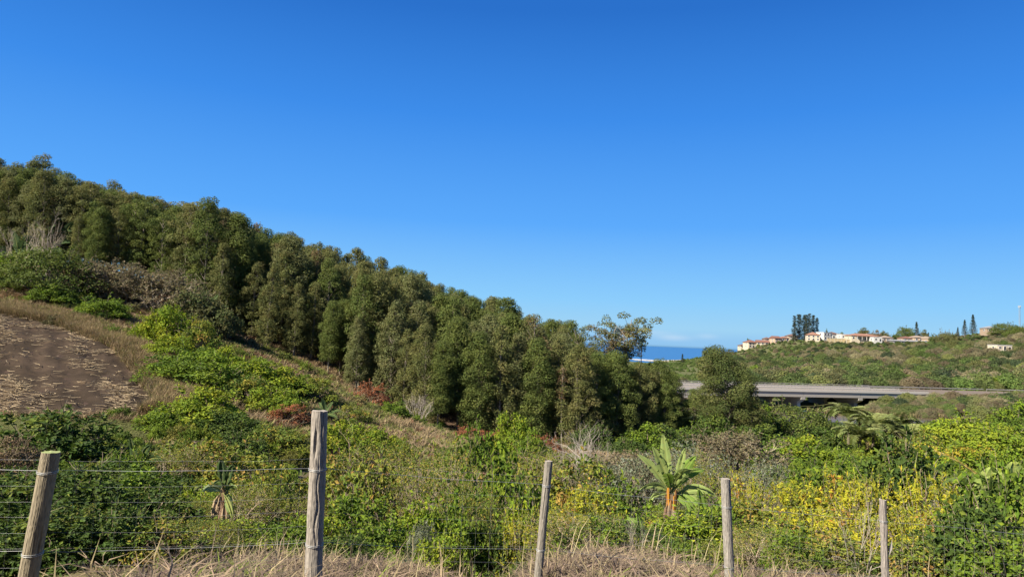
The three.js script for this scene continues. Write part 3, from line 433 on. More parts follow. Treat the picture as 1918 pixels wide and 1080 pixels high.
  ['darkN', 1760, 1000, 10.5, 150, 'green bush before the right end of the thicket'], ['greenN', 1890, 885, 11.5, 190, 'tall glossy green bush at the lower right edge'], ['darkN', 1850, 945, 10, 190, 'dense dark green bush at the lower right'], ['greenN', 1900, 1000, 9, 190, 'dark leaves in the lower right corner'], ['greenN', 1800, 960, 11.5, 110, 'bright leafy bush left of the dense right-hand bush'],
  ['darkN', 20, 1010, 7.4, 190, 'leaves crowding the lower left corner behind the wires'], ['darkN', 130, 1020, 7.6, 190, 'low dark leaves just behind the leaning post foot'], ['darkN', 235, 1025, 7.8, 180, 'low leafy growth under the lowest wires at left'], ['mixedN', 335, 1030, 7.8, 150, 'dry leafy growth where the grass begins at left'], ['dryN', 180, 1000, 8.2, 130, 'dry fallen twigs under the wires at lower left'], ['dryN', 395, 1010, 8.6, 130, 'dry twigs at the edge of the tan grass'],
  ['limeN', 845, 1000, 9.6, 90, 'small pale weed at the grass edge'], ['silverN', 815, 985, 10, 80, 'pale grey-green weed at the grass edge right of the tall post'], ['greenN', 1125, 1005, 9.8, 120, 'green weeds at the grass edge right of the thin post'], ['dryN', 1090, 990, 10, 150, 'fallen dry twigs at the grass edge right of the thin post'], ['dryN', 1440, 1005, 9.6, 130, 'fallen dry twigs right of the grey post foot'], ['greenN', 1480, 1000, 9.4, 80, 'dark weed right of the grey post foot'],
  ['bareF', 1112, 806, 52, 135, 'grey leafless dead shrub in mid valley'], ['bareF', 1040, 845, 42, 90, 'small leafless shrub left of the grey dead one'], ['bareF', 790, 738, 84, 60, 'bare grey shrub under the wood edge'], ['saplingN', 1620, 935, 10, 120, 'bare branching sapling left of the split post'], ['saplingN', 1205, 960, 9.5, 70, 'cluster of bare upright stems left of the grey post'], ['saplingN', 950, 840, 36.5, 60, 'dark leafless stems right of the orange-flowered bush'],
]) bush(...a);
{ // leafless trees at the upper left
  const t1 = twigs(31, { h: 1.4, stems: 3, depth: 5, k: [0.22, 0.185, 0.15], thick: 0.03, spread: 0.6 }), t2 = twigs(32, { h: 1.1, stems: 5, depth: 5, k: [0.27, 0.225, 0.165], thick: 0.026, spread: 1.3 });
  for (const [pr, px, top, d, w, label] of [[t1, 92, 408, 96, 80, 'leafless grey tree standing over the domed tree'], [t2, 20, 398, 98, 150, 'spreading leafless tree at the far left edge']]) { const [x, z] = flat(px, d), g = onGround(x, z); plant('bare_tree', pr, g, w * d / F / 2.1, (W(px, top, d).y - g.y) / pr.h, 1, label, 'tree'); }
}

// ------------------------------------------------------------------ wild bananas and palms
function bananaLeaf(seed, o, dir, len, wid, { bend = 0.5, k = [0.20, 0.27, 0.035], stalkLen = 0.35, splits = 0.25, rib = [0.32, 0.34, 0.10], face } = {}) {
  const r = rng(seed), s = new Soup(), n = 16, pts = []; let p = o.clone(), d = dir.clone().normalize();
  const total = len + stalkLen, seg = total / 22;
  for (let i = 0; i <= 22; i++) { pts.push(p.clone()); p.addScaledVector(d, seg); d.y -= bend * 0.09 * (0.3 + i / 22); d.normalize(); }
  s.tube(pts, 0.028 * wid / 0.4, 0.006, 5, rib);
  const side0 = dir.clone().cross(face ?? V(0, 0.3, 1)).normalize(), first = Math.round(22 * stalkLen / total);
  for (const sg of [-1, 1]) {
    let gap = 0, tilt = 0;
    for (let i = 0; i < n; i++) {
      const t0 = i / n, t1 = (i + 1) / n, at = (t) => { const q = first + t * (22 - first), a = Math.min(21, Math.floor(q)); return pts[a].clone().lerp(pts[a + 1], q - a); };
      if (r() < splits) { gap = 0.25 + r() * 0.35; tilt = (r() - 0.65) * 0.7; } else gap = 0;
      const wd = (t) => wid * 0.5 * Math.pow(Math.sin(Math.PI * Math.pow(clamp(t, 0.02, 0.985), 0.8)), 0.6), a = at(t0), b = at(t1), ax = b.clone().sub(a).normalize(), nor = side0.clone().cross(ax).normalize();
      const lift = 0.28 + tilt, va = side0.clone().multiplyScalar(sg * wd(t0)).addScaledVector(nor, wd(t0) * lift).addScaledVector(ax, wd(t0) * 0.3), vb = side0.clone().multiplyScalar(sg * wd(t1)).addScaledVector(nor, wd(t1) * lift).addScaledVector(ax, wd(t1) * 0.3);
      const c = tint(k, r, 0.08, 0.05), ea = a.clone().add(va).addScaledVector(ax, gap * len / n), eb = b.clone().add(vb), ma = a.clone().addScaledVector(va, 0.5).addScaledVector(nor, 0.02), mb = b.clone().addScaledVector(vb, 0.5).addScaledVector(nor, 0.02);
      s.tri(a, b, mb, c); s.tri(a, mb, ma, c); s.tri(ma, mb, eb, c); s.tri(ma, eb, ea, c);
    }
  }
  return s.geometry();
}
function wildBanana(px, top, d, leaves, label, { k, sheath = 0, dead = 0, lenScale = 1, group } = {}) {
  const [x, z] = flat(px, d), g = onGround(x, z), H = W(px, top, d).y - g.y, o = thing('wild_banana', label, 'plant', g, 0, group), r = rng(Math.round(px * 7 + top)), base = H * (leaves.crown ?? 0.42);
  leaves.list.forEach(([deg, back, len, wid, bend, kk], i) => { const a = deg * Math.PI / 180; part('leaf', bananaLeaf(i + px, V((r() - 0.5) * 0.06 * H, base * (0.92 + r() * 0.1), (r() - 0.5) * 0.06 * H), V(Math.cos(a), Math.sin(a), back), len * H * lenScale, wid * H, { bend, k: kk ?? k, stalkLen: len * H * 0.22, splits: 0.38, face: V((r() - 0.5) * 0.9, 0.25 + r() * 0.3, 1) }), leafMat, o); });
  for (let i = 0; i < sheath; i++) { const s = new Soup(), a = i * 2.4, w = 0.04 + 0.035 * r(); const p0 = V(Math.cos(a) * 0.022 * H, base * 0.05, Math.sin(a) * 0.022 * H), p1 = V(Math.cos(a) * 0.045 * H, base * 0.6, Math.sin(a) * 0.05 * H), p2 = V(Math.cos(a) * 0.06 * H, base * (0.85 + r() * 0.3), Math.sin(a) * 0.05 * H); s.tube([p0, p0.clone().lerp(p1, 0.5), p1, p2], w * H * 0.16, w * H * 0.22, 6, tint(i % 3 ? [0.36, 0.18, 0.028] : [0.22, 0.11, 0.04], r, 0.15, 0.1)); part('leaf_sheath', s.geometry(), barkMat, o); }
  const st = new Soup(); st.tube([V(0, -0.2, 0), V(0.01, base * 0.5, 0), V(0, base, 0)], 0.055 * H, 0.04 * H, 8, [0.16, 0.11, 0.06]); part('stem', st.geometry(), barkMat, o);
  for (let i = 0; i < dead; i++) { const a = (r() - 0.5) * 2.6 - 1.57; part('dead_leaf', bananaLeaf(900 + i, V((r() - 0.5) * 0.05 * H, base * (0.7 + r() * 0.35), 0.03), V(Math.cos(a) * 0.4, -0.9 - r() * 0.6, 0.1 + r() * 0.2), H * (0.3 + r() * 0.2), 0.10 * H, { bend: 1.2, k: i % 3 ? [0.22, 0.14, 0.085] : [0.34, 0.25, 0.15], rib: [0.25, 0.17, 0.1], stalkLen: 0.1 * H, splits: 0.6 }), strawMat, o); }
  return o;
}
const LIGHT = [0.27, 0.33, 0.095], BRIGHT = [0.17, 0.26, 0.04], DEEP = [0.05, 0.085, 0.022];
wildBanana(1265, 832, 27, { crown: 0.46, list: [[97, 0.05, 0.56, 0.12, 0.2, LIGHT], [110, 0.1, 0.5, 0.10, 0.35, LIGHT], [122, 0.0, 0.46, 0.10, 0.5, LIGHT], [84, 0.25, 0.46, 0.09, 0.3, LIGHT], [68, 0.1, 0.44, 0.13, 0.45, BRIGHT], [52, -0.2, 0.42, 0.11, 0.8, BRIGHT], [36, 0.2, 0.42, 0.12, 1.0, LIGHT], [20, 0.25, 0.34, 0.11, 1.2, LIGHT], [0, 0.4, 0.28, 0.11, 1.2, BRIGHT], [142, 0.15, 0.36, 0.10, 1.1, LIGHT], [160, 0.3, 0.3, 0.10, 1.3, LIGHT], [76, 0.5, 0.4, 0.13, 0.8, LIGHT], [104, 0.5, 0.36, 0.12, 0.9, BRIGHT]] }, 'large bright wild banana with orange dead stems behind the fence', { k: LIGHT, sheath: 13, dead: 9 });
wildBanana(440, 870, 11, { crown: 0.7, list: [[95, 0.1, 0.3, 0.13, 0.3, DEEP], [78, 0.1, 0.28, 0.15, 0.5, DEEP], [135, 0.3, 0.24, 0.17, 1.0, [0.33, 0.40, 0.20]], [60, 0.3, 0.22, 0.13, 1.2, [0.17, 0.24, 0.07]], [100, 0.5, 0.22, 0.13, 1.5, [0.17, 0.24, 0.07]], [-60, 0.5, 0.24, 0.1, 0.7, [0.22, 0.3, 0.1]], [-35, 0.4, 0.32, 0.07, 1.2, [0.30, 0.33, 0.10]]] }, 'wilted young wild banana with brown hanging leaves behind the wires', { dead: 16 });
const CLUMP = { crown: 0.35, list: [[100, 0.1, 0.5, 0.16, 0.5], [70, 0.2, 0.5, 0.17, 0.7], [45, 0.1, 0.52, 0.18, 0.9], [140, 0.2, 0.5, 0.17, 0.8], [160, 0.1, 0.46, 0.16, 0.9], [22, 0.3, 0.46, 0.15, 1], [115, -0.4, 0.5, 0.16, 0.6]] };
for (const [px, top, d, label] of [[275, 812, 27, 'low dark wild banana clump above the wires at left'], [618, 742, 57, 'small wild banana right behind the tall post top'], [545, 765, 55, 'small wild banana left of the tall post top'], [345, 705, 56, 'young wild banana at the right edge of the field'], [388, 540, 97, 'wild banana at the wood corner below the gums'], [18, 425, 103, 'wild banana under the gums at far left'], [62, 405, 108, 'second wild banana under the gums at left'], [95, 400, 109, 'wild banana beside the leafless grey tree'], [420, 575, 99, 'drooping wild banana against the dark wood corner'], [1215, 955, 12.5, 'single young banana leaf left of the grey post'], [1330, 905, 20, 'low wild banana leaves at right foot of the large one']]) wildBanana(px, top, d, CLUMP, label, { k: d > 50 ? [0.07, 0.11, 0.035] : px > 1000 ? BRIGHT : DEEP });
const PADDLE = { crown: 0.5, list: [[92, 0.0, 0.34, 0.26, 0.2], [75, 0.1, 0.3, 0.2, 0.5], [120, 0.1, 0.3, 0.2, 0.6], [50, 0.2, 0.3, 0.18, 1], [140, 0.2, 0.3, 0.18, 1], [20, 0.2, 0.3, 0.14, 1.2]] };
wildBanana(1893, 832, 13, PADDLE, 'pale round paddle leaf on a tall stalk at the right edge', { k: [0.34, 0.40, 0.09] }); wildBanana(1866, 846, 13.4, PADDLE, 'middle one of the three pale paddle-leaved plants at right', { k: [0.30, 0.37, 0.09] }); wildBanana(1846, 862, 13.8, PADDLE, 'shortest of the three pale paddle-leaved plants at right', { k: [0.28, 0.35, 0.09] });

function frond(seed, len, k, { droop = 1, wid = 0.3, lw = 0.035 } = {}) {          // along +x, arching down
  const r = rng(seed), s = new Soup(), pts = []; let p = V(0, 0, 0), a = 0.85;
  for (let i = 0; i <= 12; i++) { pts.push(p.clone()); p.add(V(Math.cos(a), Math.sin(a), 0).multiplyScalar(len / 12)); a -= droop * (0.06 + i * 0.018); }
  s.tube(pts, 0.02 * len / 2.5, 0.005, 4, [k[0] * 1.4, k[1] * 1.25, k[2]]);
  for (let i = 0; i < 44; i++) { const t = 0.14 + 0.85 * i / 44, q = t * 12, b = Math.min(11, Math.floor(q)), o = pts[b].clone().lerp(pts[b + 1], q - b), ax = pts[b + 1].clone().sub(pts[b]).normalize(); for (const sg of [-1, 1]) s.leaf(o, V(ax.x * 0.6, ax.y * 0.6 + 0.12 - r() * 0.35, sg).normalize(), V(0, 1, 0.15 * sg), len * wid * (1 - Math.abs(t - 0.45) * 0.9) * (0.85 + r() * 0.3), lw * len / 2.5, tint(k, r, 0.15, 0.08), 0.1); }
  return s.geometry();
}
{
  const K = [0.18, 0.22, 0.055], K2 = [0.23, 0.25, 0.075], shapes = [frond(1, 3.7, K, { lw: 0.1 }), frond(2, 3.6, K, { droop: 1.35, lw: 0.1 }), frond(3, 3.5, K2, { droop: 0.7, lw: 0.1 }), frond(4, 2.6, [0.25, 0.19, 0.09], { droop: 1.8, lw: 0.08 })], r = rng(12);
  for (const [px, top, d, label] of [[1592, 762, 92, 'tallest date palm with arching fronds left of the pond'], [1636, 778, 88, 'date palm in the middle of the group by the pond'], [1680, 780, 91, 'date palm nearest the pond water'], [1612, 800, 84, 'lowest date palm in front of the group'], [1708, 804, 86, 'small date palm at the right end of the group']]) {
    const [x, z] = flat(px, d), g = onGround(x, z), h = W(px, top, d).y - g.y, o = thing('date_palm', label, 'palm', g, r() * 6), t = new Soup(), th = Math.max(0.8, h - 1.6);
    t.tube([V(0, -0.4, 0), V(0.1, th * 0.5, 0), V(0.05, th, 0)], 0.2, 0.16, 8, [0.14, 0.11, 0.08]); part('trunk', t.geometry(), barkMat, o);
    for (let i = 0; i < 26; i++) { const f = part('frond', shapes[i > 21 ? 3 : i % 3], leafMat, o); f.position.set(0.05, th, 0); f.rotation.set(0, i * 2.4, 0); f.rotation.order = 'YXZ'; f.rotation.z = (i % 5) * 0.12 - 0.25 + r() * 0.15; }
  }
  const [x, z] = flat(1815, 14), yp = thing('young_palm', 'young palm with one yellow dying frond beside the dense right-hand bush', 'palm', onGround(x, z)), yg = [0.52, 0.43, 0.13];
  const f1 = part('yellow_frond', frond(21, 1.25, yg, { droop: 0.25, wid: 0.26, lw: 0.06 }), leafMat, yp); f1.position.set(0.5, W(1850, 915, 14).y - yp.position.y, 0); f1.rotation.set(0, Math.PI - 0.2, 0); f1.rotation.z = -0.12;
  for (let i = 0; i < 5; i++) { const f = part('frond', frond(22 + i, 1.1, [0.10, 0.14, 0.03], { lw: 0.05 }), leafMat, yp); f.position.set(0.5, W(1850, 930, 14).y - yp.position.y, 0); f.rotation.y = i * 1.26 + 0.4; }
  const t = new Soup(); t.tube([V(0.5, -0.2, 0), V(0.5, W(1850, 915, 14).y - yp.position.y, 0)], 0.05, 0.035, 6, [0.15, 0.12, 0.07]); part('stem', t.geometry(), barkMat, yp);
}

// ------------------------------------------------------------------ grass and undergrowth
const ROAD = [[-60, -152], [30, -186], [128, -218], [180, -233], [245, -247], [330, -258], [460, -265]];
function roadDist(x, z) { let best = 1e9; for (let i = 0; i < ROAD.length - 1; i++) { const [ax, az] = ROAD[i], [bx, bz] = ROAD[i + 1], dx = bx - ax, dz = bz - az, t = clamp(((x - ax) * dx + (z - az) * dz) / (dx * dx + dz * dz), 0, 1), d = Math.hypot(x - ax - dx * t, z - az - dz * t); if (d < best) best = d; } return best; }
{
  const r = rng(55), near = [], bank = [], slope = [], herb = [], strip = [];
  for (let i = 0; i < 15000; i++) {   // dry grass along the fence
    const z = -lerp(3.2, 11.5, Math.sqrt(r())), x = lerp(-0.85, 1.0, r()) * (-z) , px = 959 + x / -z * F; if (z < -8.7 && (px < 480 || r() < 0.8)) continue; if (px < 430 && r() < 0.9 * smooth(-z, 4.9, 5.8)) continue; if (px < 330 && z < -4.7 && r() < 0.85) continue; if (fbm(x * 0.9, z * 0.9, 70) < -0.35) continue;
    const v = 0.65 + r() * 0.65, m = fbm(x * 0.7, z * 0.7, 90), g = m + r() * 0.5 > 0.72, b = r() < 0.38; near.push([x, groundY(x, z) - 0.02, z, r() * 6.28, (r() - 0.5) * 1.1, 0.6 + r() * 0.8, 0.24 + r() * r() * 0.7, (g ? 0.13 : b ? 0.15 : 0.25) * v, (g ? 0.165 : b ? 0.112 : 0.192) * v, (g ? 0.028 : b ? 0.08 : 0.122) * v]);
  }
  scatter('dry_grass', 'matted dry tan grass along the foot of the fence', 'grass', tuft(1, 26, 0.34, 0.3, 0.006, 0.9), strawMat, near);
  const stems = []; for (let i = 0; i < 230; i++) { const z = -lerp(7.4, 10, r()), px = lerp(300, 1918, r()), x = (px - 959) / F * -z; if (fbm(x * 0.5, z * 0.5, 120) < 0) continue; const v = 0.7 + r() * 0.6; stems.push([x, groundY(x, z) - 0.02, z, r() * 6.28, (r() - 0.5) * 0.4, 0.5 + r() * 0.5, 0.35 + r() * 0.6, 0.36 * v, 0.29 * v, 0.19 * v]); }
  scatter('dry_stalks', 'tall pale dry stalks rising out of the tan grass', 'grass', tuft(9, 5, 0.9, 0.5, 0.008, 0.35), strawMat, stems);
  for (let i = 0; i < 9000; i++) {    // tall grass bank round the field
    const k = Math.floor(r() * 9), [ax, az] = FIELD[k + 1], [bx, bz] = FIELD[k + 2], t = r(), off = r() * r() * 5.5, l = Math.hypot(bx - ax, bz - az), nx = (bz - az) / l, nz = -(bx - ax) / l, x = lerp(ax, bx, t) - nx * off * -1, z = lerp(az, bz, t) - nz * off * -1;
    if (onField(x, z) || k > 8) continue; const v = 0.7 + r() * 0.5, g = r() < 0.2; bank.push([x, groundY(x, z), z, r() * 6.28, (r() - 0.5) * 0.4, 0.8 + r() * 0.8, 0.5 + r() * 0.7, (g ? 0.17 : 0.27) * v, (g ? 0.17 : 0.205) * v, (g ? 0.05 : 0.105) * v]);
  }
  scatter('tall_grass', 'tall dry grass bank round the top and right of the field', 'grass', tuft(2, 30, 1.05, 0.6, 0.022, 0.7), strawMat, bank);
  for (let i = 0; i < 52000; i++) {   // rough grass over the slopes
    const d = Math.exp(lerp(Math.log(14), Math.log(105), r())), px = lerp(-120, 2040, r()), [x, z] = flat(px, d); if (onField(x, z) || (d < 45 && (fbm(x * 0.2, z * 0.2, 140) < 0.12 || r() < 0.5))) continue;
    const n = fbm(x * 0.12, z * 0.12, 30), v = 0.7 + r() * 0.55, g = n + (r() - 0.5) * 0.7 > 0.08, s = clamp(d / 40, 0.5, 1.3), u = r() < 0.07;
    slope.push([x, groundY(x, z) - 0.03, z, r() * 6.28, (r() - 0.5) * 0.4, s * (0.7 + r() * 0.7), s * (0.35 + r() * 0.5), (u ? 0.2 : g ? 0.13 : 0.25) * v, (u ? 0.09 : g ? 0.15 : 0.185) * v, (u ? 0.05 : g ? 0.03 : 0.1) * v]);
  }
  scatter('rough_grass', 'rough dry and green grass over the valley slopes', 'grass', tuft(3, 24, 0.8, 0.6, 0.02, 0.8), strawMat, slope);
  for (let i = 0; i < 2600; i++) { const d = lerp(41.5, 45.2, r()), px = lerp(-200, 300, r()), [x, z] = flat(px, d); if (onField(x, z)) continue; const v = 0.8 + r() * 0.4; strip.push([x, groundY(x, z), z, r() * 6.28, 0, 0.8 + r() * 0.5, 0.16 + r() * 0.14, 0.17 * v, 0.18 * v, 0.045 * v]); }
  scatter('green_grass', 'strip of short green grass below the ploughed field', 'grass', tuft(4, 30, 0.8, 0.9, 0.025, 0.9), strawMat, strip);
  const white = [[1, [1, 1, 1]]], pal = [[0.10, 0.15, 0.016], [0.14, 0.195, 0.018], [0.07, 0.105, 0.015], [0.18, 0.20, 0.03], [0.22, 0.18, 0.07], [0.13, 0.12, 0.05]];
  const low = shrub(71, { lobes: 14, per: 100, open: true, leaf: [0.17, 0.09], colours: white, sprays: 14, h: 1 });
  for (let i = 0; i < 4200; i++) {    // low leafy growth between the shrubs
    const d = Math.exp(lerp(Math.log(9.8), Math.log(100), r())), px = lerp(-120, 2040, r()), [x, z] = flat(px, d); if (onField(x, z) || (d > 41 && d < 46 && px < 300)) continue;
    if (fbm(x * 0.1, z * 0.1, 44) < (d > 40 ? 0.05 : -0.12)) continue; const k = pal[Math.floor(r() * (d < 40 || px > 1350 ? 4 : 6))], v = 0.8 + r() * 0.4, s = clamp(d * 0.016, 0.24, 0.85) * (0.6 + r() * 0.7);
    herb.push([x, groundY(x, z) - 0.05, z, r() * 6.28, (r() - 0.5) * 0.2, s, s * (0.7 + r() * 0.5), k[0] * v, k[1] * v, k[2] * v]);
  }
  scatter('undergrowth', 'low leafy undergrowth between the shrubs of the valley', 'undergrowth', low.leaves, leafMat, herb);
  const lush = [], lp = [[0.105, 0.16, 0.014], [0.155, 0.21, 0.016], [0.075, 0.12, 0.014], [0.13, 0.17, 0.02], [0.19, 0.225, 0.02], [0.17, 0.165, 0.035]];
  for (let i = 0; i < 1500; i++) { const right = r() < 0.62, px = right ? lerp(1380, 2050, r()) : lerp(250, 1150, r()), d = right ? Math.exp(lerp(Math.log(24), Math.log(118), r())) : lerp(20, 50, r()), [x, z] = flat(px, d); if (onField(x, z) || (px < 300 && d > 38) || (d > 34 && fbm(x * 0.07, z * 0.07, 160) < (right ? -0.25 : 0.12)) || groundY(x, z) < 1 || (px > 1100 && px < 1460 && d > 48 && d < 92)) continue; const k = lp[Math.floor(r() * 6)], v = 0.8 + r() * 0.4, s = clamp(d * 0.022, 0.45, 1.9) * (0.6 + r() * 0.6); lush.push([x, groundY(x, z) - 0.1, z, r() * 6.28, (r() - 0.5) * 0.2, s, s * (0.7 + r() * 0.4), k[0] * v, k[1] * v, k[2] * v]); }
  scatter('thicket', 'lush tangled green thicket filling the valley floor', 'thicket', shrub(73, { lobes: 40, per: 120, lobe: 0.23, open: true, shell: 0.25, leaf: [0.12, 0.065], colours: white, sprays: 40, h: 1.15 }).leaves, leafMat, lush);
  // scrub of the hillside beyond the highway, read as one mass
  const lists = [[], [], []], hill = [[0.095, 0.13, 0.036], [0.12, 0.15, 0.042], [0.065, 0.09, 0.032], [0.14, 0.145, 0.055], [0.165, 0.135, 0.075], [0.11, 0.16, 0.036], [0.15, 0.165, 0.05], [0.05, 0.072, 0.032], [0.20, 0.18, 0.095]];
  const put = (x, z, s, k, v, sy) => { const j = hill.indexOf(k), i = j === 2 || j === 7 ? 2 : j === 3 || j === 4 || j === 6 || j === 8 ? 1 : 0; lists[i].push([x, groundY(x, z) - 0.2 * s, z, r() * 6.28, (r() - 0.5) * 0.15, s, s * sy, k[0] * v, k[1] * v, k[2] * v]); };
  for (let i = 0; i < 6500; i++) {
    const px = lerp(1190, 2080, r()), d = px < 1330 ? lerp(225, 770, r()) : lerp(235, 640, Math.pow(r(), 0.8)), [x, z] = flat(px, d); if (roadDist(x, z - -11.7) < 17.5 || riverDist(x, z) < (d > 230 ? 5 : 19)) continue;
    const gy = groundY(x, z); if (gy < 1.2 || (d > 565 && px > 1380 && px < 1770 && r() < 0.35)) continue;
    const n = fbm(x * 0.018, z * 0.018, 3), open = px > 1700 && fbm(x * 0.03, z * 0.03, 50) > 0.2; if (open && r() < 0.85) continue;
    const k = px < 1330 && d > 260 ? hill[r() < 0.7 ? 5 : 1] : hill[clamp(Math.floor((n * 0.9 + (px > 1650 ? 0.5 : 0.38) + (r() - 0.5) * 0.9) * hill.length), 0, hill.length - 1)], s = px < 1340 && d > 420 ? 0.8 + r() * 0.7 : d > 565 ? 0.7 + r() * 0.9 : d > 500 ? 1.2 + r() * 1.1 : px < 1330 ? 1.3 + r() * r() * 3 : 2 + Math.pow(r(), 1.3) * 3.6; put(x, z, s, k, 0.6 + r() * 0.75, 0.8 + r() * 0.6);
  }
  for (let i = 0; i < 3400; i++) {  // thicket on the near side of the highway, round the pond
    const px = lerp(1260, 2080, r()), d = lerp(110, 222, r()), [x, z] = flat(px, d); if ((px > 1420 && px < 1625 && d > 184) || riverDist(x, z) < (d > 172 && px > 1290 ? 9 : 14.5) || roadDist(x, z) < 5 || groundY(x, z) < 1.2) continue;
    const k = hill[px < 1640 && d < 168 ? [0, 1, 2, 5, 5, 7][Math.floor(r() * 6)] : Math.floor(r() * hill.length)]; put(x, z, 0.9 + r() * (px > 1650 && d > 165 ? 1.9 : 0.9), k, 0.8 + r() * 0.5, 0.8 + r() * 0.5);
  }
  for (let i = 0; i < 1500; i++) { const px = lerp(1420, 1790, r()), d = lerp(170, 206, r()), [x, z] = flat(px, d); if (riverDist(x, z) < 11 || roadDist(x, z) < 3 || (px < 1625 && d > 186) || groundY(x, z) < 0.75) continue; put(x, z, (px > 1620 ? 0.9 : 0.6) + r() * (px > 1620 ? 1.3 : 0.6), hill[[1, 3, 4, 5, 6, 8, 0][Math.floor(r() * 7)]], 0.8 + r() * 0.4, 0.8 + r() * 0.4); }
  for (let i = 0; i < 900; i++) { const k = 2 + Math.floor(r() * 3.99), [ax, az] = ROAD[k], [bx, bz] = ROAD[k + 1], t = r(), l = Math.hypot(bx - ax, bz - az), off = lerp(2.2, 15, r()), x = lerp(ax, bx, t) - (bz - az) / l * off, z = lerp(az, bz, t) + (bx - ax) / l * off; put(x, z, 1.1 + r() * 1.1, hill[Math.floor(r() * hill.length)], 0.8 + r() * 0.4, 0.9 + r() * 0.4); }
  const reeds = []; for (let i = 0; i < 3500; i++) { const px = lerp(1270, 1800, r()), d = lerp(140, 200, r()), [x, z] = flat(px, d), y = groundY(x, z); if (y < 0.45 || y > 1.9) continue; const v = 0.75 + r() * 0.5; reeds.push([x, y - 0.05, z, r() * 6.28, (r() - 0.5) * 0.3, 1.2 + r(), 0.9 + r() * 0.9, 0.2 * v, 0.165 * v, 0.08 * v]); }
  scatter('reeds', 'brownish reeds along the river bank by the bridge', 'reeds', tuft(6, 26, 1.2, 0.9, 0.05, 0.5), strawMat, reeds);
  lists.forEach((l, i) => scatter('hillside_scrub', ['dense mixed green scrub covering the hillside below the houses', 'olive and brown scrub mingled over the hillside below the houses', 'dark green scrub patches over the hillside and river bank'][i], 'scrub', shrub(81 + i, { lobes: 17, per: 190, leaf: [0.13, 0.075], colours: white, sprays: 14, h: 1.15, lobe: 0.38, shell: 0.7, out: 1.1 }).leaves, leafMat, l));
}

